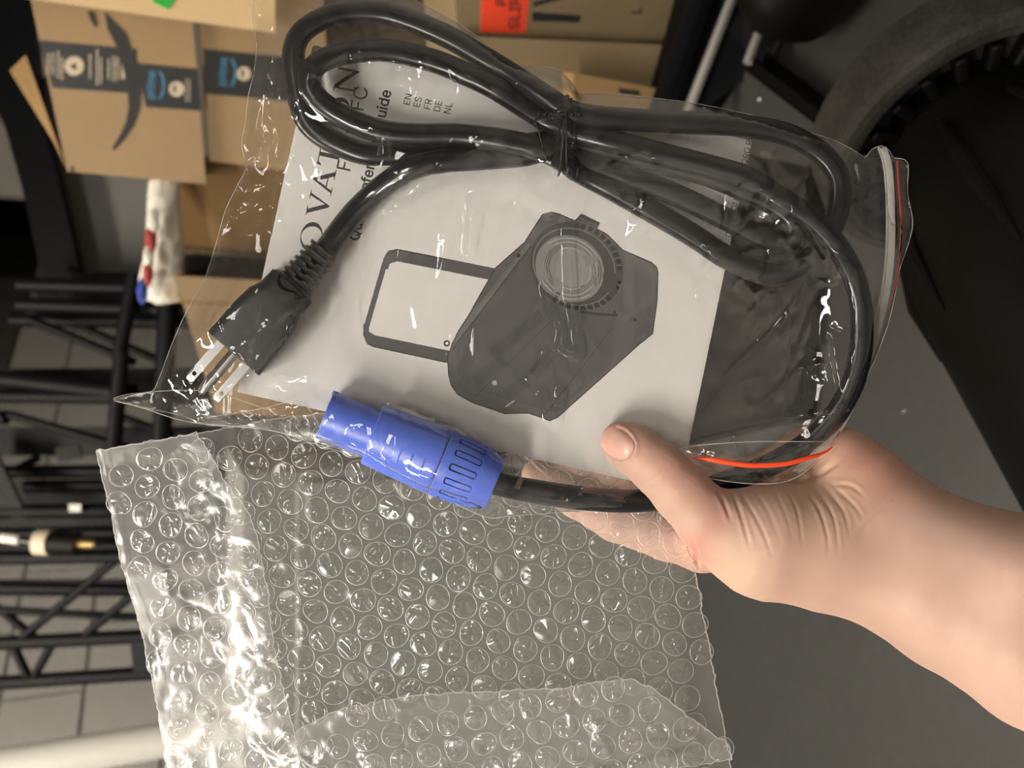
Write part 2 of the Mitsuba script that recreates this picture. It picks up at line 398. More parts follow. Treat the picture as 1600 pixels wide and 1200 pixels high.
# ---------------------------------------------------------------- cartons
def carton(label, quad, depth, yaw, thick, m, side=None, group=None):
    f = Face(*np.mean(quad, 0), depth, yaw)
    k = thing('carton', label, 'carton', group)
    q = f.on(quad)
    put(k + '__body', prism(q, -f.n * thick), m)
    return k, f
def strip(k, name, f, quad, m, lift=.0008, label=None):
    kk = put(k + '__' + name, prism(f.on(quad, .0001), f.n * lift), m)
    if label: say(kk, label=label)
    return kk
def ink(k, name, f, v2, faces, m, lift=.0012):
    return put(k + '__' + name, (f.on(v2, lift), faces), m)

# carton A: arrow print and two lengths of printed tape
k, f = carton('tan carton with a black curved arrow print, standing at the upper left', [(45, -14), (105, 268), (322, 288), (297, -14)], 1.05, -24, .11, 'card_tan')
strip(k, 'tape', f, [(60, 63), (214, 77), (210, 146), (82, 137)], 'tape_black', label='black printed parcel tape')
strip(k, 'tape', f, [(213, 99), (309, 108), (315, 173), (228, 167)], 'tape_black', .0012)
arc = [(163, 18), (180, 36), (197, 52), (206, 78), (216, 100), (221, 136), (219, 168), (210, 195), (196, 216), (178, 236), (176, 230), (189, 208), (197, 190), (201, 168), (199, 138), (192, 106), (181, 70), (168, 45)]
v, fa = flat(Polygon(arc)); ink(k, 'arrow_print', f, v, fa, 'black_ink', .0014)
v, fa = flat(Polygon([(136, 17), (147, 19), (153, 40), (149, 43), (142, 32)])); ink(k, 'arrow_print', f, v, fa, 'black_ink', .0014)
prints = [Point(116, 103).buffer(15).difference(Polygon([(109, 104), (119, 97), (120, 110)]))]
prints.append(shapely.box(191, 97, 209, 122).buffer(1).difference(unary_union([shapely.box(196, 103, 203, 107), shapely.box(198, 112, 205, 116)])))
for cx, y0, y1 in [(76, 84, 115), (83, 83, 117), (91, 80, 122), (97, 90, 124), (141, 85, 123), (152, 78, 133), (158, 90, 130), (170, 92, 124), (178, 88, 128), (184, 90, 126)]:
    y = y0
    while y < y1:
        l = rng.uniform(3, 9); prints.append(shapely.box(cx - 1.4, y, cx + 1.4, min(y + l, y1))); y += l + 1.8
v, fa = flat(unary_union(prints)); ink(k, 'tape_lettering', f, v, fa, 'cream_ink', .0013)
def prime_mark(k, f, x, y, h):
    v, fa = lettering('prime', h, True)
    ink(k, 'tape_lettering', f, placed(v, (x, y), (.06, -1.0), (-1.0, -.06)), fa, 'blue_ink', .0018)
    w = v[:, 0].max()
    t = np.linspace(-1.05, 1.05, 16)
    a = LineString(np.c_[x + 4 + w * .36 * np.cos(t) * .75, y - w / 2 + w * .52 * np.sin(t)]).buffer(1.7)
    v, fa = flat(a); ink(k, 'tape_lettering', f, v, fa, 'blue_ink', .0018)
prime_mark(k, f, 240, 155, 12)
v, fa = flat(unary_union([Point(276, 139).buffer(12).difference(shapely.box(271, 133, 275, 144)), *[shapely.box(x, 124 + q * 6, x + 2, 128 + q * 6) for x in (290, 295) for q in range(6)]])); ink(k, 'tape_lettering', f, v, fa, 'cream_ink', .0018)
strip(k, 'seam', f, [(110, 262), (113, 258), (116, 270), (112, 270)], 'black_ink', .001)
# flap standing off the far side
kk = put(k + '__flap', prism(np.array([at(15, 110, 1.10), at(40, 86, 1.09), at(103, 262, 1.085), at(84, 222, 1.10)]), np.array([0, .004, 0])), 'card_brown')
say(kk, label='brown flap folded outwards')
# carton B
k, f = carton('tan carton with black tape right beneath the arrow-print carton', [(306, -14), (325, 251), (520, 276), (505, -14)], 1.12, -24, .12, 'card_tan')
strip(k, 'tape', f, [(317, 76), (470, 92), (468, 160), (320, 146)], 'tape_black', label='black printed parcel tape')
prime_mark(k, f, 352, 135, 12)
v, fa = flat(unary_union([Point(381, 115).buffer(11).difference(shapely.box(377, 109, 381, 120))])); ink(k, 'tape_lettering', f, v, fa, 'cream_ink', .0018)
# cartons behind the left edge of the bag
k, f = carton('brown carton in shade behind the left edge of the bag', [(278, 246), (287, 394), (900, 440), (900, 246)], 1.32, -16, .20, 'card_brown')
strip(k, 'tape', f, [(281, 383), (286, 391), (640, 420), (640, 412)], 'card_dim')
k, f = carton('bright tan carton behind the black plug of the cord', [(272, 431), (338, 645), (955, 684), (955, 470)], 1.24, -8, .20, 'card_tan')
strip(k, 'seam', f, [(282, 470), (283, 474), (640, 500), (640, 497)], 'card_brown')
k = put('black_shelf_board', prism(np.array([at(x, y, 1.27) for x, y in [(275, 397), (276, 428), (960, 462), (960, 443)]]), np.array([0, .2, 0])), 'black_plastic')
say(k, label='black shelf board between two cartons behind the bag', category='shelf')
# pale carton along the top
k, f = carton('pale tan carton at the very top left, with a bit of green tape', [(-90, -190), (-70, -18), (430, 52), (430, -190)], .88, -26, .10, 'card_pale')
say(strip(k, 'tape', f, [(232, -30), (240, 4), (264, 15), (276, -4), (280, -30)], 'green_tape', .002), label='shiny green tape')
# shaded stack along the top edge
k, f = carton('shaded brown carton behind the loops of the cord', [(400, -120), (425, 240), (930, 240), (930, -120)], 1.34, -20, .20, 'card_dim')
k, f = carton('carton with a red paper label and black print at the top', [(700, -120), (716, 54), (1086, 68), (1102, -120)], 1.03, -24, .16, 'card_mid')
say(strip(k, 'paper_label', f, [(756, -60), (750, 51), (821, 51), (830, -60)], 'red_label', .0015), label='red paper label with black lettering')
for txt, x, y, h in [('SLIP', 810, 47, 16.5), ('PACKING', 790, 11, 16.5)]:
    v, fa = lettering(txt, h, True); ink(k, 'label_lettering', f, placed(v, (x, y), (.05, -1), (-1, -.05)), fa, 'black_ink', .0024)
strip(k, 'bar_print', f, [(831, 19), (832, 33), (905, 35), (907, 24)], 'black_ink', .001)
strip(k, 'bar_print', f, [(832, 4), (834, 10), (880, -2), (878, -10)], 'black_ink', .001)
for txt, x, y in [('L', 1001, 23), ('A', 1026, -6), ('r', 1076, 22), ('s', 1078, 8)]:
    v, fa = lettering(txt, 15, True); ink(k, 'carton_lettering', f, placed(v, (x, y), (.05, -1), (-1, -.05)), fa, 'black_ink', .0012)
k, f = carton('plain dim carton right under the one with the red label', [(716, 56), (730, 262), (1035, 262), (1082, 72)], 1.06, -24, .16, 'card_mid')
strip(k, 'seam', f, [(760, 104), (980, 76), (982, 78), (762, 107)], 'card_brown')
k, f = carton('small orange-brown carton low beside the twist tie, behind the bag film', [(896, 114), (900, 250), (1040, 250), (1046, 142)], 1.00, -22, .035, 'card_brown')
strip(k, 'bar_print', f, [(965, 138), (968, 146), (1000, 150), (998, 142)], 'black_ink', .001)

# rolled white plastic hanging below the arrow-print carton
k = thing('plastic_roll', 'rolled white plastic sheet hanging beneath the arrow-print carton', 'plastic sheet')
path = spline([(256, 286, 0), (256, 330, 0), (258, 390, 0), (252, 440, 0), (250, 474, 0)], 5)
path3 = at(path[:, 0], path[:, 1], 1.16)
rr = np.interp(np.linspace(0, 1, len(path)), [0, .3, .55, .8, .97, 1], [.021, .024, .026, .031, .029, .012])
v, fa = tube(path3, rr, 40); v = v + (meshkit.fbm(v * 90, 3, 5)[:, None] - .5) * .010 * np.array([1, 1, .3])
put(k + '__sheet', (v, fa), 'white_plastic', smooth=50)
for (x, y, rx, m) in [(236, 375, 10, 'red_ink'), (232, 402, 9, 'white_plastic'), (231, 428, 8, 'red_ink'), (222, 455, 9, 'dark_blue_ink'), (240, 345, 9, 'white_plastic')]:
    sp = trimesh.creation.icosphere(subdivisions=3, radius=1.0); vv = np.asarray(sp.vertices)
    vv = vv * (1 + .35 * (meshkit.noise(vv * 2.2, int(x)) - .5)[:, None]) * np.array([.018, .008, rx * .0008])
    put(k + '__printed_fold', (vv + at(x, y, 1.10), np.asarray(sp.faces)), m, smooth=True)

# ---------------------------------------------------------------- far left: black post, grey panel, trusses, connector
k = put('black_cabinet', prism(np.array([at(x, y, 1.5) for x, y in [(-60, -60), (48, -20), (66, 200), (88, 270), (126, 432), (128, 462), (70, 455), (36, 300), (8, 200), (-60, 60)]]), np.array([.02, .06, 0])), 'black_paint')
say(k, label='black upright cabinet edge at the far left behind the cartons', category='cabinet')
k = put('grey_board', prism(np.array([at(x, y, 1.58) for x, y in [(40, 120), (118, 428), (300, 440), (300, 120)]]), np.array([0, .03, 0])), 'grey_panel')
say(k, label='plain grey board between the black cabinet and the white plastic roll', category='board')

def truss(label, chords, braces, plates, depth, r):
    k = thing('stage_truss', label, 'truss', None)
    for p in chords: put(k + '__chord', tube(np.array([at(p[0], p[1], depth + (p[4] if len(p) > 4 else 0)), at(p[2], p[3], depth + (p[4] if len(p) > 4 else 0))]), (p[5] if len(p) > 5 else r), 14), 'black_paint', smooth=40)
    for p in braces: put(k + '__brace', tube(np.array([at(p[0], p[1], depth + (p[4] if len(p) > 4 else 0)), at(p[2], p[3], depth + (p[4] if len(p) > 4 else 0))]), (p[5] if len(p) > 5 else r * .62), 12), 'black_paint', smooth=40)
    for q in plates: put(k + '__end_plate', prism(np.array([at(x, y, depth - .01) for x, y in q]), np.array([0, .02, 0])), 'black_paint')
    return k
truss('black truss section lowest in the far left, with zigzag braces', [(-60, 1008, 350, 988), (-60, 1071, 350, 1044), (-60, 873, 350, 866), (-60, 918, 350, 924, .1)],
      [(14, 995, 44, 1058), (-40, 1060, -10, 1000), (85, 1000, 54, 1056), (180, 876, 30, 1000), (232, 910, 128, 996), (-20, 952, 230, 965, .1), (-10, 945, 60, 1000, .1), (240, 870, 330, 990)],
      [[(203, 996), (208, 1054), (250, 1052), (246, 990)]], 1.30, .0118)
truss('black truss section in the middle of the far left, behind the corner of the bag', [(-60, 585, 210, 614, 0, .016), (-60, 618, 350, 622), (30, 445, 350, 452), (30, 476, 350, 486), (20, 500, 350, 504, .05), (-60, 655, 10, 652), (-60, 738, 350, 735, .08), (-60, 800, 350, 796, 0, .013), (40, 760, 350, 757, .08)],
      [(48, 500, 210, 566), (120, 508, 270, 572, .06), (15, 648, 200, 700), (180, 648, 270, 680, .05), (10, 742, 60, 715, .1), (210, 425, 186, 560, -.03, .012), (190, 550, 176, 720, -.03, .013), (262, 470, 252, 700, -.02, .016)],
      [[(-60, 690), (-10, 700), (42, 808), (20, 812), (-60, 740)], [(85, 700), (92, 722), (128, 716), (122, 694)]], 1.36, .0128)
k_ = 'stage_truss_001'
for (ya, yb, xa, d_) in [(426, 500, 56, 1.44), (576, 620, -60, 1.44), (668, 712, -60, 1.44), (752, 800, -60, 1.46), (808, 866, -60, 1.46), (908, 932, -60, 1.40)]:
    put(k_ + '__side_plate', prism(np.array([at(x, y, d_) for x, y in [(xa, ya), (350, ya - 2), (350, yb), (xa, yb)]]), np.array([0, .012, 0])), 'black_paint')
truss('black truss section behind the white-ringed connector', [(-60, 836, 350, 828, .1, .012), (-60, 855, 350, 850, .1, .016)], [(-40, 820, 40, 850, .1), (150, 830, 230, 862, .1)], [], 1.36, .009)
put('stage_truss_001__tape', prism(np.array([at(x, y, 1.335) for x, y in [(107, 788), (108, 800), (126, 800), (126, 788)]]), np.array([0, .004, 0])), 'white_plastic')
# cable connector clamped between the trusses
k = thing('cable_connector', 'black cable connector with a cream ring and brass tip among the trusses', 'connector')
ca_, cb_ = at(20, 846, 1.26), at(150, 850, 1.26)
L = np.linalg.norm(cb_ - ca_)
put(k + '__body', lathe([(.05, .012), (.05, .019), (L * .78, .019), (L * .78, .012)], ca_, cb_, 28), 'black_plastic', smooth=35)
put(k + '__ring', lathe([(.040, .014), (.040, .0205), (.063, .0205), (.063, .014)], ca_, cb_, 28), 'cream_ink', smooth=35)
put(k + '__ring', lathe([(L * .72, .012), (L * .72, .0175), (L * .78, .0175), (L * .78, .012)], ca_, cb_, 28), 'steel', smooth=35)
put(k + '__tip', lathe([(L * .78, .004), (L * .80, .0085), (L * .96, .0075), (L, .004), (L, 0)], ca_, cb_, 20), 'brass', smooth=35)
put(k + '__cable', tube(np.array([at(-60, 838, 1.26), at(0, 840, 1.26), at(62, 847, 1.26)]), .0065, 12), 'rubber', smooth=40)
put(k + '__tag', lathe([(0, .007), (.0, .0078), (.030, .0078), (.030, .007)], at(2, 840, 1.26), at(32, 844, 1.26), 14), 'white_plastic', smooth=35)

# ================================================================ what the hand holds (local frame: picture units of 0.2546 mm, third axis towards the lens)
def bend(x, y):      # gentle bow of the booklet
    return 3.5 * np.sin((x - 370) / 800 * np.pi) + 2.5 * np.sin((y - 100) / 620 * np.pi)
BA, BB, BC, BD = np.array([489., 73]), np.array([1172., 222]), np.array([1058., 768]), np.array([371., 612])
def on_paper(v2, lift): return np.c_[v2, bend(v2[:, 0], v2[:, 1]) + 7.0 + lift]
# ---- the booklet
bk = thing('guide_booklet', 'white printed booklet with a dark picture of a stage light, inside the clear bag', 'booklet')
n = 28
gu, gv = np.meshgrid(np.linspace(0, 1, n), np.linspace(0, 1, n), indexing='ij')
g2 = (BA * ((1 - gu) * (1 - gv))[..., None] + BB * (gu * (1 - gv))[..., None] + BC * (gu * gv)[..., None] + BD * ((1 - gu) * gv)[..., None]).reshape(-1, 2)
idx = np.arange(n * n).reshape(n, n)
q = np.stack([idx[:-1, :-1], idx[1:, :-1], idx[1:, 1:], idx[:-1, 1:]], -1).reshape(-1, 4)
def sheet_solid(g2, q, w0, w1, border):
    m = len(g2); v = np.vstack([np.c_[g2, bend(g2[:, 0], g2[:, 1]) + w1], np.c_[g2, bend(g2[:, 0], g2[:, 1]) + w0]])
    b = np.asarray(border); c = np.roll(b, -1)
    return cat([(v, np.vstack([q, q[:, ::-1] + m, np.stack([b, c, c + m, b + m], 1)]))])
border = list(idx[:, 0]) + list(idx[-1, 1:]) + list(idx[::-1, -1][1:]) + list(idx[0, ::-1][1:-1])
put(bk + '__cover', nmesh(*sheet_solid(g2, q, 5.0, 7.0, border)), 'paper', smooth=20)
g3 = g2 + np.array([2.5, -1.5])
put(bk + '__inner_pages', nmesh(*sheet_solid(g3, q, -1.0, 4.6, border)), 'paper_edge', smooth=20)

# picture of the lamp on the cover
def Z(p): return [(550 + x / 2.909, 300 + y / 2.909) for x, y in p]
body = Polygon(Z([(865, 100), (905, 88), (945, 98), (1012, 128), (1042, 97), (1128, 140), (1114, 165), (1160, 190), (1232, 262), (1362, 318), (1386, 340), (1393, 365), (1388, 500), (1368, 645), (1312, 690), (930, 1030), (900, 1042), (868, 1030), (800, 1008), (690, 1010), (620, 985), (545, 960), (478, 922), (448, 880), (436, 830), (432, 760), (452, 690), (482, 630), (522, 570), (650, 345), (785, 225), (812, 180)]))
yoke = unary_union([LineString(Z([(208, 287), (660, 378)])).buffer(9.6, cap_style=2), LineString(Z([(150, 320), (64, 620)])).buffer(4.2, cap_style=2), LineString(Z([(96, 678), (455, 752)])).buffer(9.4, cap_style=2)])
yoke = unary_union([yoke, Polygon(Z([(208, 258), (165, 266), (143, 300), (137, 345), (163, 352), (172, 326), (204, 316)])), Polygon(Z([(52, 600), (50, 650), (66, 688), (98, 706), (106, 652), (78, 636), (76, 612)]))])
pieces = []          # polygon, grey, lift
pieces.append((yoke, .062, .5))
pieces.append((unary_union([LineString(Z([(160, 285), (205, 262), (420, 305)])).buffer(.9), LineString(Z([(70, 690), (100, 704), (430, 775)])).buffer(.9)]), .03, .9))
pieces.append((Point(Z([(431, 688)])[0]).buffer(5).difference(Point(Z([(431, 688)])[0]).buffer(2.4)), .03, .9))
pieces.append((body, .072, .8))
pieces.append((body.difference(body.buffer(-1.6)), .026, 1.2))
pieces.append((Polygon(Z([(800, 230), (812, 245), (470, 690), (455, 690), (525, 575)])), .105, 1.2))
pieces.append((LineString(Z([(815, 245), (475, 690), (460, 720)])).buffer(.9), .028, 1.5))
pieces.append((Polygon(Z([(800, 260), (860, 420), (1050, 540), (1200, 560), (1180, 780), (930, 1000), (860, 990), (560, 900), (480, 830), (475, 700)])), .058, 1.2))
pieces.append((Polygon(Z([(1240, 270), (1360, 330), (1380, 370), (1372, 500), (1240, 590), (1230, 470)])), .088, 1.2))
pieces.append((LineString(Z([(900, 590), (560, 930)])).buffer(.7), .028, 1.5))
pieces.append((LineString(Z([(1180, 620), (880, 1010)])).buffer(.7), .030, 1.5))
pieces.append((LineString(Z([(1045, 545), (1110, 555), (1200, 560)])).buffer(2.0), .022, 1.5))
pieces.append((Polygon(Z([(1022, 122), (1045, 100), (1124, 142), (1110, 160)])), .034, 1.5))
pieces.append((LineString(Z([(1036, 118), (1116, 155)])).buffer(.8), .10, 1.9))
for a_, b_ in [((640, 740), (860, 560)), ((560, 860), (690, 760)), ((820, 830), (920, 730)), ((700, 930), (800, 850))]:
    pieces.append((LineString(Z([a_, b_])).buffer(9, cap_style=2), .030, 1.5))
    d = np.subtract(b_, a_); L_ = np.hypot(*d); d = d / L_; e = np.array([-d[1], d[0]])
    pieces.append((unary_union([LineString(Z([np.array(a_) + d * t_ - e * 24, np.array(a_) + d * t_ + e * 24])).buffer(.45) for t_ in np.arange(6, L_, 9)]), .075, 1.9))
for x, y in [(842, 438), (1192, 545), (1286, 580), (905, 112), (758, 290)]: pieces.append((Point(Z([(x, y)])[0]).buffer(2.6), .018, 1.9))
pieces.append((Point(Z([(648, 868)])[0]).buffer(4.0), .30, 1.9)); pieces.append((LineString(Z([(700, 975), (735, 950)])).buffer(1.2), .3, 1.9))
def ell(cx, cy, a_, b_, rot, n_=72): return shapely.affinity.translate(shapely.affinity.rotate(shapely.affinity.scale(Point(0, 0).buffer(1, 24), a_, b_), rot, origin=(0, 0)), cx, cy)
import shapely.affinity
ex, ey = Z([(1010, 340)])[0]
pieces.append((ell(ex + 3, ey - 1, 76, 66, 35), .040, 1.6))
pieces.append((ell(ex, ey, 68, 58, 35).difference(ell(ex, ey, 66, 56, 35)), .12, 2.0))
for t_ in np.arange(-115, 85, 9.5):
    a0 = math.radians(t_)
    def ep(r, a): 
        c_, s_ = math.cos(math.radians(35)), math.sin(math.radians(35)); x_, y_ = 76 * r * math.cos(a), 66 * r * math.sin(a)
        return ex + 3 + c_ * x_ - s_ * y_, ey - 1 + s_ * x_ + c_ * y_
    pieces.append((Polygon([ep(.99, a0), ep(.99, a0 + .10), ep(.885, a0 + .10), ep(.885, a0)]), .012, 2.0))
    pieces.append((LineString([ep(.87, a0 - .02), ep(1.0, a0 - .02)]).buffer(.5), .13, 2.2))
ln = ell(ex - 7, ey + 3, 56, 50, 40)
pieces.append((ln, .17, 2.0)); pieces.append((ell(ex - 2, ey, 34, 30, 40), .20, 2.4))
for r_ in np.arange(.62, 1.0, .06):
    e_ = ell(ex - 7, ey + 3, 56 * r_, 50 * r_, 40); pieces.append((e_.difference(ell(ex - 7, ey + 3, 56 * r_ - .9, 50 * r_ - .9, 40)), (.34 if int(r_ * 50) % 2 else .10), 2.8))
vs, fs, cs, o = [], [], [], 0
for poly, gcol, lift in pieces:
    if poly.is_empty: continue
    v, f = flat(poly.buffer(0), 60)
    vs.append(on_paper(v, lift)); fs.append(f + o); cs.append(np.tile([gcol, gcol, gcol * .98], (len(v), 1))); o += len(v)
say(put(bk + '__cover_picture', nmesh(np.vstack(vs), np.vstack(fs)), 'print', color=np.vstack(cs)), label='dark grey printed picture of a boxy stage light with a yoke')

# lettering of the cover; it reads upwards in the picture
rd = (BA - BD) / np.linalg.norm(BA - BD); up = -(BB - BA) / np.linalg.norm(BB - BA)
def sans(txt, x, y, h, bold=False): 
    v, f = lettering(txt, h, bold); return placed(v, (x, y), rd, up), f
SER = {  # serif capitals: lists of polygons on a height of 1
    'O': [Point(.44, .5).buffer(1, 24), None],
    'V': [[(.0, 1), (.32, 1), (.32, .965), (.22, .955), (.48, .2), (.66, .955), (.56, .965), (.56, 1), (.84, 1), (.84, .965), (.75, .955), (.46, -.02), (.40, -.02), (.08, .955), (.0, .965)]],
    'A': [[(.0, 0), (.27, 0), (.27, .035), (.17, .045), (.24, .29), (.56, .29), (.63, .045), (.53, .035), (.53, 0), (.86, 0), (.86, .035), (.78, .045), (.46, 1.02), (.40, 1.02), (.08, .045), (.0, .035)], ('hole', [(.27, .34), (.53, .34), (.40, .80)])],
    'T': [[(.22, 0), (.54, 0), (.54, .035), (.445, .05), (.445, .955), (.62, .95), (.70, .80), (.735, .80), (.72, 1), (.04, 1), (.025, .80), (.06, .80), (.14, .95), (.315, .955), (.315, .05), (.22, .035)]],
    'I': [[(.0, 0), (.32, 0), (.32, .035), (.225, .05), (.225, .95), (.32, .965), (.32, 1), (.0, 1), (.0, .965), (.095, .95), (.095, .05), (.0, .035)]],
    'N': [[(.0, 0), (.27, 0), (.27, .035), (.17, .05), (.17, .80), (.74, -.02), (.78, -.02), (.78, .95), (.87, .965), (.87, 1), (.61, 1), (.61, .965), (.715, .95), (.715, .26), (.20, 1), (.0, 1), (.0, .965), (.10, .95), (.10, .05), (.0, .035)]]}
def serif(txt, h, gap):
    x, polys = 0.0, []
    for ch in txt:
        if ch == 'O':
            p = shapely.affinity.scale(Point(0, 0).buffer(1, 24), .47, .53).difference(shapely.affinity.rotate(shapely.affinity.scale(Point(0, 0).buffer(1, 24), .33, .49), 6)); p = shapely.affinity.translate(p, .47, .5); adv = .94
        else:
            p = Polygon(SER[ch][0])
            for e in SER[ch][1:]: p = p.difference(Polygon(e[1]))
            adv = p.bounds[2]
        polys.append(shapely.affinity.scale(shapely.affinity.translate(p, x, 0), h, h, origin=(0, 0))); x += adv + gap[ch] if isinstance(gap, dict) else adv + gap
    return unary_union(polys)
title = serif('OVATION', 32.5, {'O': .16, 'V': -.06, 'A': .02, 'T': .08, 'I': .20, 'N': .1})
tv, tf = flat(title)
letters = [(placed(tv, (498, 396), rd * 1.5, up), tf)]
letters.append(sans('F-915FC', 547, 270, 22)); letters.append(sans('Quick Reference Guide', 560, 378, 16.1, True))
for i, tx in enumerate(['EN', 'ES', 'FR', 'DE', 'NL']): letters.append(sans(tx, 640 + i * 15.8, 166 + i * 3.5, 10.4))
letters.append(sans('OVATIONF915FC QRG Rev. 1', 1142, 372, 9.5)); letters.append(sans('ID:', 1126, 388, 9.5))
lv, lf = cat([(on_paper(v, .5), f) for v, f in letters])
put(bk + '__cover_lettering', nmesh(lv, lf), 'type_ink')

# ---- the cord: one long run of cable, plug at one end and blue connector at the other
cd = thing('power_cord', 'coiled black power cord with a black plug and a blue connector inside the clear bag', 'power cord')
run = [(508, 392, 38), (530, 362, 36), (552, 334, 32), (580, 306, 34), (612, 281, 46), (640, 264, 58), (690, 252, 62), (760, 247, 58), (820, 242, 50), (862, 234, 44),
       (920, 252, 32), (985, 276, 30), (1050, 302, 30), (1110, 330, 30), (1165, 358, 30), (1208, 378, 30), (1238, 372, 31), (1240, 345, 32), (1208, 318, 32), (1160, 296, 31), (1100, 272, 30), (1000, 246, 30), (925, 226, 30), (862, 222, 28),
       (790, 232, 28), (720, 240, 28), (655, 243, 28), (610, 241, 28), (572, 240, 28), (537, 229, 28), (500, 209, 28), (479, 187, 28), (469, 159, 28), (463, 128, 28),
       (459, 95, 29), (463, 66, 30), (483, 42, 31), (526, 22, 32), (577, 18, 33), (625, 27, 34), (693, 55, 36), (745, 84, 38), (789, 110, 42), (850, 150, 62), (895, 176, 66),
       (950, 185, 58), (1044, 191, 44), (1137, 195, 34), (1195, 202, 30), (1240, 214, 29), (1283, 240, 28), (1307, 271, 28), (1312, 304, 28), (1304, 342, 27), (1284, 382, 26), (1248, 416, 26), (1200, 428, 27),
       (1137, 403, 29), (1094, 375, 30), (1050, 348, 30), (960, 297, 31), (905, 268, 34), (860, 240, 70), (800, 222, 72),
       (718, 211, 64), (661, 211, 60), (605, 207, 58), (562, 194, 60), (520, 173, 62), (492, 150, 64), (483, 128, 66), (489, 108, 66),
       (509, 93, 64), (548, 82, 60), (605, 79, 56), (676, 95, 54), (732, 118, 54), (775, 139, 54), (850, 186, 40), (900, 208, 52),
       (960, 222, 64), (1050, 245, 66), (1108, 260, 66), (1167, 278, 66), (1225, 314, 66), (1272, 345, 66), (1307, 384, 62), (1333, 430, 50), (1345, 477, 40), (1346, 533, 32), (1340, 573, 26), (1329, 608, 20), (1300, 655, 8), (1245, 704, -6), (1150, 748, -8), (1060, 775, -2), (990, 783, 12), (920, 780, 30), (850, 770, 44), (790, 759, 50), (760, 750, 50)]
cable = spline(run, 6)
cv, cf = tube(cable, 18.2, 20)
put(cd + '__cable', nmesh(cv, cf), 'rubber', smooth=50)

def axis_frame(o, a):
    """Local axes at o: along a, across (in the picture plane), towards the lens."""
    o, a = np.asarray(o, float), np.asarray(a, float); a = a / np.linalg.norm(a)
    c = np.cross([0, 0, 1.0], a); c /= np.linalg.norm(c); return o, a, c, np.cross(a, c)
def local(v, fr): o, a, c, w = fr; return o + v[:, :1] * a + v[:, 1:2] * c + v[:, 2:] * w
def super_ring(x, wy, wz, n_=40, e=4.0):
    t = np.arange(n_) / n_ * 2 * np.pi; c_, s_ = np.cos(t), np.sin(t)
    return np.c_[np.full(n_, x), np.sign(c_) * np.abs(c_) ** (2 / e) * wy, np.sign(s_) * np.abs(s_) ** (2 / e) * wz]
# plug
fr = axis_frame((365, 553, 40), (.655, -.756, 0))
pg = cd + '__plug'
v, f = loft([super_ring(0, 50, 32, e=6), super_ring(1.5, 52.5, 34, e=6), super_ring(60, 52.5, 35, e=6), super_ring(96, 49, 35, e=5), super_ring(112, 42, 34, e=4), super_ring(140, 39, 32, e=4), super_ring(146, 34, 28, e=3), super_ring(150, 25, 24, e=2.2), super_ring(216, 20, 20, e=2)])
put(pg, nmesh(local(v, fr), f), 'plug_rubber', smooth=32)
for i in range(7):
    x = 118 + i * 3.6
    for sgn in (-1, 1):
        v, f = tris(rbox((1.8, 3, 36), .8, 2).translate([x, sgn * 39.5, 6])); put(pg + '__grip_ridge', nmesh(local(v, fr), f), 'plug_rubber', smooth=40)
for i in range(6):
    x = 156 + i * 11.5; r_ = 29 - i * .9
    a0 = 0 if i % 2 else 0
    v, f = loft([super_ring(x - 3, 17, 17, e=2), super_ring(x - 3, r_ - 1, r_ - 2, e=2.4), super_ring(x - 2, r_, r_ - 1, e=2.4), super_ring(x + 2, r_, r_ - 1, e=2.4), super_ring(x + 3, r_ - 1, r_ - 2, e=2.4), super_ring(x + 3, 17, 17, e=2)])
    put(pg + '__strain_relief_ring', nmesh(local(v, fr), f), 'plug_rubber', smooth=40)
for sgn, L_ in ((1, 72), (-1, 76)):
    blade = m3.Manifold.batch_hull([m3.Manifold.cube([4, 14.5, 5], True).translate([2, 0, 0]), m3.Manifold.cube([4, 14.5, 5], True).translate([-L_ + 6, 0, 0]), m3.Manifold.cube([2, 8, 2.5], True).translate([-L_, 0, 0])])
    blade = blade - m3.Manifold.cylinder(20, 3.4, 3.4, 24, True).translate([-L_ + 13, 0, 0])
    v, f = tris(blade.translate([0, sgn * 26, 4])); say(put(pg + '__prong', nmesh(local(v, fr), f), 'steel', smooth=35), label='flat metal prong')
v, f = tube(np.array([(2, 0, -22.), (-70, 0, -22), (-78, 0, -22), (-81, 0, -22)]), [9, 9, 7, 2], 16); put(pg + '__prong', nmesh(local(v, fr), f), 'steel', smooth=35)

# blue connector
fr = axis_frame((507, 648, 50), (.925, .378, 0))
bc = cd + '__connector'
def turned(profile, n_=56): return loft([super_ring(x, r, r, n_, 2) for x, r in profile])
v, f = turned([(0, 31), (0, 37), (1, 38), (84, 38), (84, 33)])
v = v.copy()
say(put(bc, nmesh(local(v, fr), f), 'blue_plastic', smooth=32), label='bright blue twist-lock connector')
v, f = turned([(80, 36), (80, 47), (82, 49), (118, 51), (160, 52.5), (190, 53.5), (194, 52.5), (194, 40)]); put(bc + '__collar', nmesh(local(v, fr), f), 'blue_plastic', smooth=32)
def slotted(m_):
    for i in range(14):
        a_ = i / 14 * 360
        outer = rbox((46, 12, 12), 3, 2); inner = rbox((41, 7.4, 16), 2.4, 2)
        m_ = m_ - (outer - inner).translate([234, 0, 52]).rotate([a_, 0, 0])
    return m_
prof = [(196, 0), (196, 53.0), (198, 54), (232, 53), (262, 49), (282, 43), (288, 40.5), (289, 38), (289, 0)]
cap = m3.Manifold.revolve(m3.CrossSection([[(max(r, 0.0), x) for x, r in prof][::1]]), 64).rotate([0, 90, 0]) if False else None
cs_ = m3.CrossSection([np.array([(r, x) for x, r in prof])], m3.FillRule.NonZero)
cap = m3.Manifold.revolve(cs_, 72).rotate([0, 90, 0])
put(bc + '__cap', nmesh(local(tris(slotted(cap))[0], fr), tris(slotted(cap))[1]), 'blue_plastic', smooth=30)
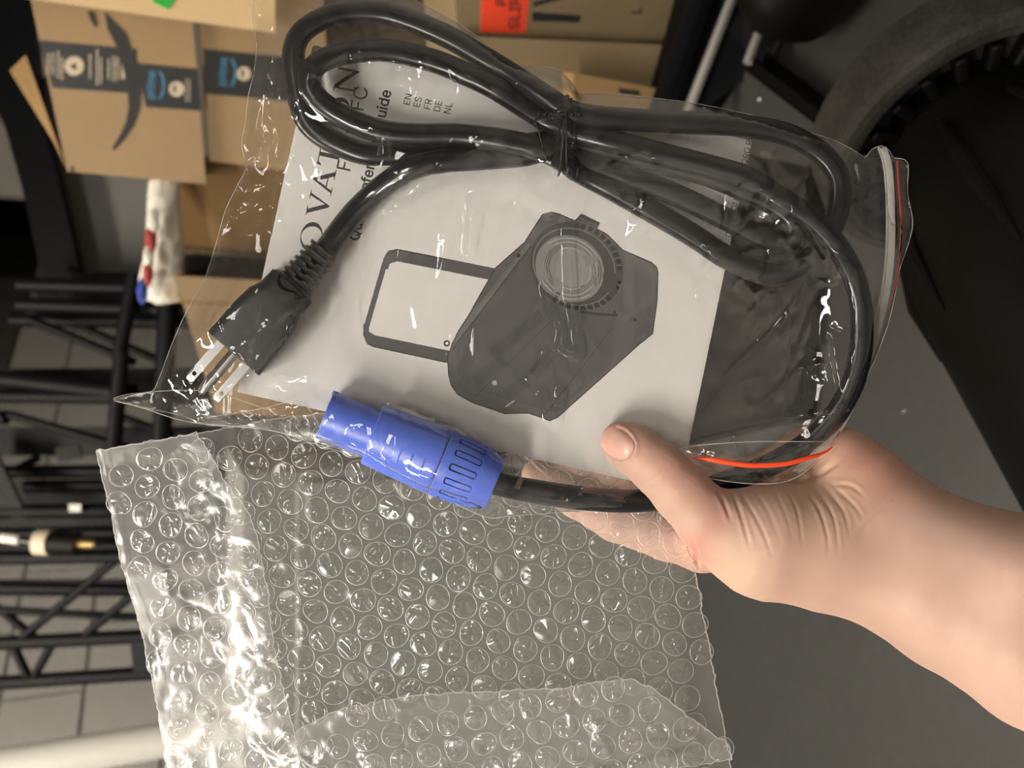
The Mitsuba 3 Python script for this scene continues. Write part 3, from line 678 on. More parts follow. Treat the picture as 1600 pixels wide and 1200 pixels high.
v, f = turned([(200, 47), (200, 49.4), (270, 44.5), (270, 42)]); put(bc + '__slot_floor', nmesh(local(v, fr), f), 'blue_groove', smooth=32)
for i, x in enumerate((130, 150, 170)):
    ridge = []
    for t_ in np.linspace(55, 88, 9): ridge.append((x + 2, math.cos(math.radians(t_)) * (51.5 + i * .6), math.sin(math.radians(t_)) * (51.5 + i * .6)))
    v, f = tube(local(np.array([[p_[0], p_[1], p_[2]] for p_ in ridge]), fr), np.r_[.4, np.full(7, 1.6), .4], 8); put(bc + '__ridge', nmesh(v, f), 'blue_plastic', smooth=40)
lt = rbox((78, 16, 26), 4, 3).translate([123, -49, -8]) + rbox((9, 12, 24), 3, 3).translate([160, -54, -8])
v, f = tris(lt); say(put(bc + '__latch', nmesh(local(v, fr), f), 'latch_grey', smooth=40), label='cream grey release latch')
v, f = tris(rbox((11, 8, 8), 2, 2).translate([4, -36, 0])); put(bc + '__key_tab', nmesh(local(v, fr), f), 'blue_plastic', smooth=40)
v, f = lettering('powerCON', 9, False)
ang_ = v[:, 1] / 52; pts = np.c_[106 + v[:, 0], 52.6 * np.sin(ang_ - .25), 52.6 * np.cos(ang_ - .25)]
pts[:, 1] *= -1
# twist tie round the bundle
tt = thing('twist_tie', 'thin black twist tie wound round the middle of the coiled cord', 'twist tie')
t_ = np.linspace(0, 2 * np.pi * 2.1, 70)
wire = np.c_[872 + 6 * np.sin(t_ * .5) + t_ * 2.2, 212 + 62 * np.cos(t_), 48 + 42 * np.sin(t_)]
tail = spline([(893, 154, 70), (862, 178, 92), (838, 186, 96), (842, 206, 95), (855, 250, 92), (862, 246, 92), (872, 216, 93), (878, 186, 93), (900, 178, 90)], 3)
v, f = cat([tube(wire, 1.9, 8), tube(tail, 1.7, 8)])
put(tt + '__wire', nmesh(*tube(wire, 1.9, 8)), 'tie_wire', smooth=50)
put(tt + '__wire_end', nmesh(*tube(tail, 1.6, 8)), 'tie_wire', smooth=50)
tw = np.linspace(0, 1, 60)[:, None] * np.array([66, 1, 0]) + np.c_[np.zeros(60), 1.8 * np.cos(np.linspace(0, 40, 60)), 1.8 * np.sin(np.linspace(0, 40, 60))] + np.array([840, 177, 95])
put(tt + '__twisted_end', nmesh(*tube(tw, 1.8, 8)), 'tie_wire', smooth=50)

# ================================================================ the person's left hand
class Grid:
    pass
def seg(P, a, b, ra, rb):
    a, b = np.asarray(a, float), np.asarray(b, float); d = b - a
    t = np.clip(((P - a) @ d) / (d @ d), 0, 1)
    return np.sqrt(((P - a - t[..., None] * d) ** 2).sum(-1)) - (ra + (rb - ra) * t)
def smin(a, b, k):
    h = np.maximum(k - np.abs(a - b), 0) / k
    return np.minimum(a, b) - h * h * k / 4
def chain(P, pts, k=6):
    d = None
    for p, q_ in zip(pts[:-1], pts[1:]):
        e = seg(P, p[:3], q_[:3], p[3], q_[3]).astype(np.float32); d = e if d is None else smin(d, e, k)
    return d
def surface(D, o, h):
    """Naive surface nets of the scalar grid D < 0."""
    ins = D < 0
    nx, ny, nz = D.shape
    corner = [(i, j, k_) for i in (0, 1) for j in (0, 1) for k_ in (0, 1)]
    c = sum(ins[i:nx - 1 + i, j:ny - 1 + j, k_:nz - 1 + k_].astype(np.int8) for i, j, k_ in corner)
    cell = np.argwhere((c > 0) & (c < 8)); num = -np.ones((nx - 1, ny - 1, nz - 1), int); num[tuple(cell.T)] = np.arange(len(cell))
    acc, cnt = np.zeros((len(cell), 3)), np.zeros(len(cell))
    for a_ in corner:
        for ax_ in range(3):
            if a_[ax_]: continue
            b_ = list(a_); b_[ax_] = 1
            da, db = D[tuple((cell + a_).T)], D[tuple((cell + b_).T)]
            m_ = (da < 0) != (db < 0); t = np.where(m_, da / np.where(m_, da - db, 1), 0)
            p_ = np.array(a_, float) + np.zeros((len(cell), 3)); p_[:, ax_] += t
            acc += p_ * m_[:, None]; cnt += m_
    v = o + (cell + acc / cnt[:, None]) * h
    f = []
    for ax_ in range(3):
        u_, w_ = (ax_ + 1) % 3, (ax_ + 2) % 3
        lo = [slice(None)] * 3; hi = [slice(None)] * 3; lo[ax_] = slice(0, -1); hi[ax_] = slice(1, None)
        ch = ins[tuple(lo)] != ins[tuple(hi)]
        e = np.argwhere(ch); e = e[(e[:, u_] > 0) & (e[:, w_] > 0) & (e[:, u_] < D.shape[u_] - 1) & (e[:, w_] < D.shape[w_] - 1)]
        du, dw = np.eye(3, dtype=int)[u_], np.eye(3, dtype=int)[w_]
        qd = np.stack([num[tuple((e - du - dw).T)], num[tuple((e - dw).T)], num[tuple(e.T)], num[tuple((e - du).T)]], 1)
        fl = ins[tuple(lo)][tuple(e.T)]
        qd[~fl] = qd[~fl][:, ::-1]; f.append(qd)
    f = np.vstack(f); return v, f[(f >= 0).all(1)]
h = 5.0
lo, hi = np.array([770., 540, -215]), np.array([1985., 1330, 250])
ax3 = [np.arange(lo[i], hi[i], h) for i in range(3)]
P = np.stack(np.meshgrid(*ax3, indexing='ij'), -1).astype(np.float32)
thumb = chain(P, [(970, 690, 42, 32), (992, 703, 46, 39), (1030, 733, 54, 42), (1064, 768, 58, 45), (1106, 812, 52, 50), (1180, 846, 26, 78)], 10)
thenar = chain(P, [(1150, 838, 28, 62), (1205, 846, 18, 88), (1285, 856, -8, 92), (1340, 862, -22, 84)], 25)
hypo = chain(P, [(1316, 722, -28, 50), (1345, 752, -20, 60), (1376, 800, -18, 78)], 20)
hypo2 = chain(P, [(1318, 722, -34, 48), (1262, 712, -88, 44), (1205, 740, -135, 36)], 15)
arm_a = chain(P, [(1335, 874, -24, 82), (1480, 952, 2, 92), (1620, 1030, 44, 106), (1985, 1210, 160, 128)], 20)
arm_b = chain(P, [(1368, 802, -24, 80), (1460, 856, -6, 84), (1620, 915, 34, 106), (1985, 1080, 150, 128)], 20)
palm = chain(P, [(1330, 850, -40, 70), (1180, 840, -62, 56), (1100, 850, -66, 42)], 25)
palm2 = chain(P, [(1340, 800, -46, 70), (1200, 770, -122, 42), (1130, 772, -130, 36)], 25)
D = smin(arm_a, arm_b, 45)
for e, k in ((thenar, 40), (hypo, 34), (hypo2, 24), (palm, 30), (palm2, 30), (thumb, 26)): D = smin(D, e, k)
fingers = [[(1098, 852, -66, 42), (1040, 838, -82, 37), (962, 812, -88, 34), (900, 778, -86, 30), (838, 742, -76, 24)],
           [(1100, 812, -108, 38), (1030, 780, -132, 34), (950, 748, -124, 31), (890, 716, -100, 28), (838, 690, -80, 22)],
           [(1125, 778, -136, 36), (1050, 742, -150, 32), (975, 700, -134, 29), (915, 655, -104, 26), (868, 632, -82, 21)],
           [(1175, 750, -150, 34), (1110, 732, -172, 29), (1046, 712, -156, 26), (1000, 668, -112, 23), (962, 628, -82, 19)]]
F_ = None
for c_ in fingers:
    e = chain(P, c_, 8); D = smin(D, e, 12)
del P
D[-1] = D[:, -1] = D[:, 0] = D[:, :, 0] = D[:, :, -1] = 5.0
hv, hf = surface(D, lo, h)
tm = trimesh.Trimesh(hv, cat([(hv, hf)])[1], process=False)
tm.remove_unreferenced_vertices()
comp = max(tm.split(only_watertight=False), key=lambda m_: len(m_.vertices))
trimesh.smoothing.filter_taubin(comp, iterations=14)
def dense(m_, keep):
    sel = np.where(keep(m_.triangles_center))[0]
    v_, f_ = trimesh.remesh.subdivide(m_.vertices, m_.faces, face_index=sel)
    return trimesh.Trimesh(v_, f_, process=True)
comp = dense(comp, lambda c_: c_[:, 0] < 9999)
trimesh.smoothing.filter_taubin(comp, iterations=10)
hv = np.array(comp.vertices); hn = np.array(comp.vertex_normals)
if (hn * (hv - hv.mean(0))).sum() < 0: hn = -hn
front = np.clip((hn[:, 2] + .35) / .6, 0, 1)
# creases of the skin: (points, depth, width)
creases = [([(1121, 765), (1134, 792), (1142, 815)], 5.5, 3.2), ([(1141, 762), (1158, 806), (1172, 856)], 4.6, 3.0), ([(1152, 761), (1186, 818), (1208, 872)], 2.8, 3.2),
           ([(1174, 758), (1200, 800), (1220, 850)], 1.6, 3.5), ([(1205, 758), (1226, 800), (1240, 850)], 1.5, 3.2), ([(1224, 756), (1246, 800), (1254, 858)], 2.6, 2.8), ([(1252, 758), (1279, 795), (1292, 835), (1294, 868)], 4.0, 2.8),
           ([(1272, 760), (1302, 808), (1310, 866)], 3.8, 2.8), ([(1288, 760), (1318, 800), (1328, 840)], 3.0, 3.0), ([(1300, 757), (1336, 792), (1350, 815)], 2.6, 3.2), ([(1240, 752), (1275, 744), (1296, 732), (1312, 720)], 5.0, 4.0),
           ([(1300, 757), (1330, 760), (1352, 778)], 2.6, 3.5), ([(1340, 850), (1352, 822), (1376, 796), (1402, 770)], 2.2, 4.5), ([(1008, 748), (1020, 750), (1034, 736)], 1.4, 2.4), ([(1014, 762), (1030, 758)], 1.2, 2.2), ([(1002, 738), (1018, 736), (1028, 724)], 1.0, 2.2),
           ([(1078, 838), (1088, 862), (1090, 896)], 4.5, 3.5), ([(1094, 858), (1130, 884), (1150, 900)], 2.0, 4.0)]
dep = np.zeros(len(hv))
for pts, d_, w_ in creases:
    sp = np.asarray(spline([(x, y, 0) for x, y in pts], 3))[:, :2]
    near_ = (hv[:, 0] > sp[:, 0].min() - 25) & (hv[:, 0] < sp[:, 0].max() + 25) & (hv[:, 1] > sp[:, 1].min() - 25) & (hv[:, 1] < sp[:, 1].max() + 25)
    i_ = np.where(near_)[0]
    w_ = max(2.3, w_ * .85); dd = np.sqrt(((hv[i_, None, :2] - sp[None]) ** 2).sum(-1)); j_ = dd.argmin(1); dm = dd[np.arange(len(i_)), j_]
    taper = np.clip(np.minimum(j_ + 1, len(sp) - j_) / (len(sp) * .35), 0, 1)
    dep[i_] += -d_ * taper * np.exp(-(dm / w_) ** 2) + .55 * d_ * taper * np.exp(-((dm - w_ * 2.2) / (w_ * 1.3)) ** 2)
dep = dep * front * .42 + (meshkit.fbm(hv / 60, 2, 3) - .5) * .8 + (meshkit.noise(hv / 4.5, 9) - .5) * .22
# nail bed: a flat dip on the thumb tip
tax = np.array([.80, .60]); tpr = np.array([-.60, .80])
nc = np.array([964., 693.])
r2 = hv[:, :2] - nc; nu, nv = r2 @ tax, r2 @ tpr
nailmask = ((nu / 29) ** 2 + (nv / 25) ** 2 < 1) & (hn[:, 2] > .2)
rn = np.sqrt((nu / 29) ** 2 + (nv / 23.5) ** 2); up_ = (hv[:, 2] > 22) & (hn[:, 2] > -.1)
dep += np.where(up_, 1.7 * np.exp(-((rn - 1.16) / .10) ** 2) * (nu > -18) - 1.6 * np.clip((1.08 - rn) / .16, 0, 1), 0)
hv = hv + hn * dep[:, None]
base = np.array([.49, .312, .243])
col = np.tile(base, (len(hv), 1)) * (1 + .10 * (meshkit.fbm(hv / 40, 3, 21) - .5))[:, None]
def blotch(x, y, r, c, a_):
    global col
    k_ = (a_ * np.exp(-((hv[:, 0] - x) ** 2 + (hv[:, 1] - y) ** 2) / r ** 2))[:, None]; col = col * (1 - k_) + np.array(c) * k_
red = (.58, .25, .195)
for x, y, r_, a_ in [(1345, 715, 55, .55), (1390, 750, 45, .35), (1120, 815, 26, .45), (1010, 700, 30, .25), (1060, 730, 40, .35), (960, 660, 30, .4), (1085, 860, 30, .6), (1100, 770, 30, .3), (1270, 700, 40, .3)]: blotch(x, y, r_, red, a_)
for x, y, r_, a_ in [(1150, 905, 45, .5), (1255, 740, 30, .5), (1300, 770, 60, .25)]: blotch(x, y, r_, (.66, .47, .31), a_)
v_blue = np.exp(-(np.abs((hv[:, 0] - 1400) * .45 - (hv[:, 1] - 800)) / 14) ** 2) * (hv[:, 0] > 1380); col = col * (1 - .10 * v_blue[:, None]) + np.array([.40, .33, .33]) * .10 * v_blue[:, None]
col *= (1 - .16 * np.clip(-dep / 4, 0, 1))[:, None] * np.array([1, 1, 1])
pk = thing('person', "person's bare left hand and forearm gripping the bag, thumb in front", 'person')
HF = np.array(comp.faces)
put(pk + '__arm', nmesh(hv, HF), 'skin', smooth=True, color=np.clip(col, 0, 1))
# thumbnail: a curved plate over the end of the thumb
uu, vv_ = np.meshgrid(np.linspace(-1, 1, 25), np.linspace(-1, 1, 21), indexing='ij')
k_ = np.where(np.hypot(uu, vv_) > 1e-6, np.maximum(np.abs(uu), np.abs(vv_)) / np.maximum((np.abs(uu) ** 2.5 + np.abs(vv_) ** 2.5) ** (1 / 2.5), 1e-6), 1)
uu, vv_ = uu * k_, vv_ * k_
nx_ = nc[0] + uu * 27 * tax[0] + vv_ * 21 * tpr[0]; ny_ = nc[1] + uu * 27 * tax[1] + vv_ * 21 * tpr[1]
from scipy.spatial import cKDTree
sel = (hn[:, 2] > -.05) & (hv[:, 2] > 22)
tr = cKDTree(hv[sel][:, :2]); _, ii = tr.query(np.c_[nx_.ravel(), ny_.ravel()], k=6)
nw = hv[sel][ii, 2].mean(1).reshape(nx_.shape)
fit = np.linalg.lstsq(np.c_[np.ones(nw.size), uu.ravel(), vv_.ravel(), uu.ravel() ** 2, vv_.ravel() ** 2], nw.ravel(), rcond=None)[0]
nw2 = (fit[0] + fit[1] * uu + fit[2] * vv_ + fit[3] * uu ** 2 + fit[4] * vv_ ** 2) + 3.6 - 2.0 * np.maximum(np.abs(uu), np.abs(vv_)) ** 6
idx = np.arange(uu.size).reshape(uu.shape); q = np.stack([idx[:-1, :-1], idx[1:, :-1], idx[1:, 1:], idx[:-1, 1:]], -1).reshape(-1, 4)
nvx = np.stack([nx_, ny_, nw2], -1).reshape(-1, 3); m_ = len(nvx)
border = list(idx[:, 0]) + list(idx[-1, 1:]) + list(idx[::-1, -1][1:]) + list(idx[0, ::-1][1:-1]); b = np.array(border); c = np.roll(b, -1)
v, f = cat([(np.vstack([nvx, nvx - [0, 0, 2.4]]), np.vstack([q, q[:, ::-1] + m_, np.stack([b, c, c + m_, b + m_], 1)]))])
say(put(pk + '__thumbnail', nmesh(v, f), 'nail', smooth=45), label='short glossy thumbnail')

# ================================================================ the clear zip bag
OUT = [(392, 30), (398, -8), (420, -34), (520, -42), (610, -30), (652, 2), (700, 28), (748, 58), (790, 92), (818, 103), (850, 104), (874, 110), (893, 128), (906, 146), (960, 147), (1010, 152), (1075, 160), (1130, 170), (1190, 184), (1250, 203), (1300, 218), (1336, 236), (1352, 246), (1362, 234), (1378, 228), (1390, 236), (1396, 246),
       (1418, 254), (1418, 300), (1426, 345), (1421, 375), (1406, 420), (1398, 462), (1388, 505), (1371, 552), (1350, 600), (1330, 645), (1304, 690), (1275, 724), (1238, 746), (1180, 756), (1110, 752), (1075, 758), (1040, 780), (1012, 800), (960, 800), (880, 800), (800, 806), (760, 808), (700, 782), (660, 768), (600, 738), (560, 712), (500, 692), (440, 676), (372, 662), (322, 662), (280, 648), (222, 636), (178, 625), (200, 616), (238, 611), (250, 588), (268, 540), (290, 490), (318, 440), (338, 380), (352, 330), (372, 288), (384, 262), (378, 225), (384, 190), (388, 150), (398, 110), (402, 70)]
BAG = Polygon(OUT)
GS = 5.0
gx0, gy0 = 165, -50
GX, GY = np.meshgrid(np.arange(gx0, 1445, GS), np.arange(gy0, 830, GS), indexing='ij')
ins = shapely.contains_xy(BAG.buffer(-2), GX, GY)
obst = np.zeros(GX.shape)
inb = shapely.contains_xy(Polygon([BA, BB, BC, BD]), GX, GY)
obst[inb] = (bend(GX, GY) + 8.5)[inb]
def stamp(cx, cy, cw, r):
    i0, i1 = np.clip([int((cx - r - gx0) / GS), int((cx + r - gx0) / GS) + 2], 0, GX.shape[0]); j0, j1 = np.clip([int((cy - r - gy0) / GS), int((cy + r - gy0) / GS) + 2], 0, GX.shape[1])
    d2 = (GX[i0:i1, j0:j1] - cx) ** 2 + (GY[i0:i1, j0:j1] - cy) ** 2
    hh = np.where(d2 < r * r, cw + np.sqrt(np.maximum(r * r - d2, 0)), -99); obst[i0:i1, j0:j1] = np.maximum(obst[i0:i1, j0:j1], hh)
for p_ in cable[::1]: stamp(*p_, 20.5)
for t_ in np.linspace(0, 290, 60):
    r_ = np.interp(t_, [0, 80, 84, 190, 232, 289], [40, 41, 52, 56, 56, 42]); stamp(507 + .925 * t_, 648 + .378 * t_, 50, r_)
for t_ in np.linspace(-78, 220, 60):
    if t_ < 0:
        for sg in (-26, 26): stamp(365 + .655 * t_ + .756 * sg, 553 - .756 * t_ + .655 * sg, 36, 12)
        continue
    wd_ = np.interp(t_, [0, 96, 146, 150, 220], [52, 50, 36, 26, 22]); th = np.interp(t_, [0, 110, 150, 220], [36, 35, 27, 22])
    for sg in np.linspace(-1, 1, 9): stamp(365 + .655 * t_ + .756 * sg * (wd_ - 10), 553 - .756 * t_ + .655 * sg * (wd_ - 10), 40 + th - 14, 14)
for y_ in np.linspace(152, 272, 20): stamp(868, y_, 78, 16); stamp(886, y_, 74, 16)
# below the hand the film is squeezed flat
hand_zone = (GX > 930) & (GY > 640) & (GY > 640 + (1075 - GX) * .25)
H = np.where(ins, np.maximum(obst, 0), 0.)
for it in range(900):
    a_ = .25 * (np.roll(H, 1, 0) + np.roll(H, -1, 0) + np.roll(H, 1, 1) + np.roll(H, -1, 1))
    H = np.where(ins, np.maximum(obst, a_ - .055), 0.)
H = ndimage.gaussian_filter(H, .7)
def wrinkle_field(poly, n_, seed, lengths, widths, amps, extra=(), bias=None):
    """Heights of sharp folds (random ones and given ones) on a fine grid over the polygon."""
    r_ = np.random.default_rng(seed); x0, y0, x1, y1 = poly.bounds; st = 2.0
    W = np.zeros((int((x1 - x0) / st) + 3, int((y1 - y0) / st) + 3), np.float32)
    def fold(pts, w_, a_):
        p_ = np.asarray(pts, float); tent = -w_ if w_ < 0 else None; w_ = abs(w_)
        for (ax_, ay_), (bx_, by_) in zip(p_[:-1], p_[1:]):
            L_ = math.hypot(bx_ - ax_, by_ - ay_)
            if L_ < 1: continue
            m_ = w_ * 4
            i0, i1 = max(int((min(ax_, bx_) - m_ - x0) / st), 0), min(int((max(ax_, bx_) + m_ - x0) / st) + 2, W.shape[0])
            j0, j1 = max(int((min(ay_, by_) - m_ - y0) / st), 0), min(int((max(ay_, by_) + m_ - y0) / st) + 2, W.shape[1])
            if i1 <= i0 or j1 <= j0: continue
            X, Y = np.meshgrid(x0 + np.arange(i0, i1) * st, y0 + np.arange(j0, j1) * st, indexing='ij')
            u_ = ((X - ax_) * (bx_ - ax_) + (Y - ay_) * (by_ - ay_)) / L_ / L_; v_ = ((X - ax_) * (by_ - ay_) - (Y - ay_) * (bx_ - ax_)) / L_
            tp = np.clip(np.minimum(u_ + .12, 1.12 - u_) / .3, 0, 1)
            W[i0:i1, j0:j1] += a_ * tp * (np.exp(-np.abs(v_) / w_) if tent is None else np.maximum(0, 1 - np.abs(v_) / tent) ** 1.35)
    for i in range(n_):
        x_, y_ = r_.uniform(x0, x1), r_.uniform(y0, y1)
        if not poly.contains(Point(x_, y_)): continue
        t_ = r_.uniform(0, np.pi) if bias is None else bias(x_, y_) + r_.normal(0, .5)
        L_ = r_.uniform(*lengths); k_ = r_.normal(0, .25)
        p0 = np.array([x_, y_]); p1 = p0 + L_ * .5 * np.array([math.cos(t_), math.sin(t_)]); p2 = p1 + L_ * .5 * np.array([math.cos(t_ + k_), math.sin(t_ + k_)])
        fold([p0, p1, p2], r_.uniform(*widths), r_.uniform(*amps) * (1 if r_.random() < .65 else -.6))
    for pts, w_, a_ in extra: fold(pts, w_, a_)
    return W, x0, y0, st
def sample(Wf, x, y):
    W, x0, y0, st = Wf
    return ndimage.map_coordinates(W, [(x - x0) / st, (y - y0) / st], order=1, mode='nearest')
EX = [([(900, 180), (894, 240), (891, 310), (890, 390), (893, 470)], -15, 5.6), ([(882, 300), (879, 352)], -8, 3.0), ([(893, 462), (902, 515), (908, 558)], -14, 5.2), ([(744, 296), (738, 345), (734, 400)], -16, 4.9), ([(847, 608), (856, 645), (866, 670)], -13, 4.8), ([(880, 606), (876, 636), (868, 666)], -10, 3.8), ([(853, 440), (858, 480), (880, 514), (874, 542), (908, 558)], -10, 3.8), ([(440, 260), (462, 190), (490, 130)], -9, 3.4), ([(418, 330), (430, 260), (424, 190)], -9, 3.6), ([(405, 60), (412, 130), (400, 200), (410, 260)], -10, 4.4), ([(1140, 670), (1158, 700), (1166, 722)], -8, 3.0), ([(370, 380), (335, 470), (300, 540)], -10, 4.0), ([(1290, 520), (1300, 580), (1310, 632)], -8, 3.0), ([(560, 420), (540, 480), (556, 540)], -14, 3.0), ([(700, 300), (690, 380), (702, 450)], -14, 2.6), ([(1000, 420), (1006, 500), (996, 590)], -14, 2.8),
      ([(900, 160), (897, 230), (892, 300), (890, 390), (893, 470)], 5, 9), ([(884, 240), (876, 330), (872, 352)], 4, 6), ([(893, 465), (902, 520), (908, 556)], 4, 8), ([(852, 440), (858, 480), (880, 512), (876, 540), (908, 556)], 4, 8),
      ([(847, 610), (856, 645), (866, 668)], 4, 7), ([(880, 606), (876, 636), (868, 666)], 4, 7), ([(744, 300), (738, 345), (734, 398)], 7, 5), ([(600, 345), (690, 262), (790, 205), (872, 176)], 5, 6), ([(912, 176), (960, 158), (1000, 145)], 3, 5),
      ([(1010, 700), (930, 740), (880, 792)], 6, 9), ([(1040, 745), (960, 765), (880, 792)], 5, 7), ([(470, 130), (455, 180), (440, 240), (420, 320)], 4, 7), ([(442, 250), (470, 170), (490, 130)], 4, 6), ([(430, 320), (418, 370), (436, 420)], 4, 5),
      ([(395, 400), (360, 470), (310, 530), (270, 590)], 6, 9), ([(345, 450), (410, 420), (470, 380)], 4, 5), ([(250, 620), (300, 640), (360, 655), (430, 652)], 4, 8), ([(320, 660), (400, 648), (470, 632)], 3, 8), ([(470, 630), (490, 655), (500, 680)], 3, 8), ([(365, 660), (440, 668), (500, 690)], 3, 6),
      ([(405, 655), (432, 672), (480, 690), (450, 668)], 3, 6), ([(1225, 290), (1255, 350), (1290, 402)], 3, 4), ([(1190, 240), (1200, 280), (1180, 330)], 3, 4), ([(1140, 300), (1130, 360), (1100, 420)], 3, 3), ([(1250, 480), (1150, 570), (1080, 650)], 5, 6), ([(1330, 560), (1250, 575), (1180, 640)], 5, 5),
      ([(1140, 672), (1158, 700), (1166, 720)], 3, 7), ([(1060, 690), (1140, 668), (1240, 650), (1330, 636)], 4, 8), ([(1290, 510), (1330, 525), (1345, 520)], 4, 5), ([(1290, 610), (1320, 635), (1330, 636)], 4, 7), ([(1330, 250), (1345, 300), (1310, 420)], 6, 7), ([(1375, 250), (1362, 320), (1364, 420)], 6, 8), ([(560, 700), (640, 742), (720, 775)], 4, 5), ([(512, 100), (560, 60), (620, 40)], 4, 3), ([(830, 108), (870, 125), (890, 160)], 3, 7), ([(800, 130), (850, 118), (880, 140)], 3, 5)]
bias = lambda x, y: np.pi / 2 + .25 if 620 < x < 1000 and y < 640 else (-.9 if x < 430 else (-.7 if x > 1060 else rng.uniform(0, np.pi)))
WF = wrinkle_field(BAG, 330, 3, (25, 130), (2.5, 7), (.8, 3.6), EX, bias)
edgy = wrinkle_field(BAG, 900, 5, (14, 55), (2.0, 4.0), (1.0, 4.0))
outl = BAG.exterior
v2, q, out = patch(BAG, 3.0)
dist = shapely.distance(shapely.points(v2), outl)
hgt = ndimage.map_coordinates(H, [(v2[:, 0] - gx0) / GS, (v2[:, 1] - gy0) / GS], order=1, mode='nearest')
over_paper = shapely.contains_xy(Polygon([BA, BB, BC, BD]).buffer(-6), v2[:, 0], v2[:, 1])
loose = np.where(over_paper, np.where(hgt > 22, .28, .09), 1.0) * np.where(v2[:, 0] > 1000, .45, 1.0)
loose = loose * np.where(v2[:, 0] < 470, 2.2, 1.0)
con_t = np.clip(((v2 - [507, 648]) @ [.925, .378]) / 300, 0, 1)[:, None] * np.array([277.5, 113.4]) + [507, 648]
loose = loose * np.where(np.linalg.norm(v2 - con_t, axis=1) < 64, .12, 1.0)
fade = np.clip(dist / 16, 0, 1)
def bag_front(x, y): return None
wv = sample(WF, v2[:, 0], v2[:, 1]) + loose * .8 * sample(edgy, v2[:, 0], v2[:, 1]) + np.where(over_paper, 1.6, 5) * (meshkit.fbm(np.c_[v2 / 55, np.zeros(len(v2))], 3, 4) - .45)
top = hgt + 1.5 + np.maximum(wv, -hgt * .5 - .5) * (.25 + .75 * fade) 
flat_hand = np.clip((v2[:, 1] - 690) / 60, 0, 1) * np.clip((v2[:, 0] - 960) / 60, 0, 1)
top = top * (1 - .35 * flat_hand)
top[out] = .6
bag = thing('clear_zip_bag', 'crinkled clear plastic zip bag holding the cord and the booklet', 'plastic bag')
put(bag + '__front_film', nmesh(np.c_[v2, top], q[:, ::-1]) if False else nmesh(np.c_[v2, top], cat([(np.c_[v2, top], q)])[1]), 'bag_film', smooth=38)
v2b, qb, outb = patch(BAG, 7.0)
WB = wrinkle_field(BAG, 500, 8, (25, 120), (3, 8), (-5.0, 1.0))
distb = shapely.distance(shapely.points(v2b), outl)
back = -3.5 - 5 * np.clip(distb / 60, 0, 1) + np.minimum(sample(WB, v2b[:, 0], v2b[:, 1]), 2) * .8
back[outb] = -.6
dip = np.zeros(len(v2b))
for p_ in cable[::3]:
    if p_[2] - 20 < -4: dip = np.minimum(dip, np.where((v2b[:, 0] - p_[0]) ** 2 + (v2b[:, 1] - p_[1]) ** 2 < 700, p_[2] - 22, 0))
back = np.minimum(back, dip)
put(bag + '__back_film', nmesh(np.c_[v2b, back], cat([(np.c_[v2b, back], qb)])[1]), 'bag_film', smooth=38)
seam = np.array(BAG.exterior.coords)[:-1]
sm = spline(np.c_[np.vstack([seam, seam[:1]]), np.zeros(len(seam) + 1)], 5)
sm[:, 2] = .8 * np.sin(np.arange(len(sm)) * .9)
put(bag + '__welded_edge', nmesh(*tube(sm, .75, 6)), 'zip_plastic', smooth=True)
# folded corner of film at the picture's left, standing towards the lens
def folded(key, top_line, bot_line, n_=40, m_=14, amp=6, seed=1):
    a_, b_ = spline(top_line, 4), spline(bot_line, 4)
    a_ = np.array([np.interp(np.linspace(0, 1, n_), np.linspace(0, 1, len(a_)), a_[:, i]) for i in range(3)]).T; b_ = np.array([np.interp(np.linspace(0, 1, n_), np.linspace(0, 1, len(b_)), b_[:, i]) for i in range(3)]).T
    t_ = np.linspace(0, 1, m_)[None, :, None]
    g = a_[:, None] * (1 - t_) + b_[:, None] * t_
    g[..., 2] += amp * np.sin(np.pi * t_[..., 0]) + amp * 1.4 * (meshkit.fbm(g * [.03, .06, 0] + seed * 9, 3, seed) - .5) * 2
    idx = np.arange(n_ * m_).reshape(n_, m_); q_ = np.stack([idx[:-1, :-1], idx[1:, :-1], idx[1:, 1:], idx[:-1, 1:]], -1).reshape(-1, 4)
    v_ = g.reshape(-1, 3)
    for e_ in ((g[:, 0], g[:, -1]) if seed != 4 else ()): put(bag + '__welded_edge', nmesh(*tube(e_, .8, 6)), 'zip_plastic', smooth=True)
    return put(key, nmesh(v_, cat([(v_, q_)])[1]), 'bag_film', smooth=30)
folded(bag + '__loose_fold', [(180, 624, 3), (240, 612, 10), (330, 612, 16), (420, 640, 12)], [(180, 626, 1), (222, 637, 14), (300, 660, 22), (420, 668, 8)], amp=7, seed=2)
folded(bag + '__loose_fold', [(320, 652, 6), (400, 640, 26), (470, 628, 34), (500, 668, 30)], [(322, 664, 3), (420, 672, 18), (500, 696, 24), (560, 714, 6)], amp=9, seed=3)
folded(bag + '__loose_fold', [(400, 30, 6), (396, 120, 14), (386, 220, 12), (382, 262, 6)], [(440, 20, 20), (430, 120, 34), (420, 230, 26), (400, 270, 8)], amp=8, seed=4)
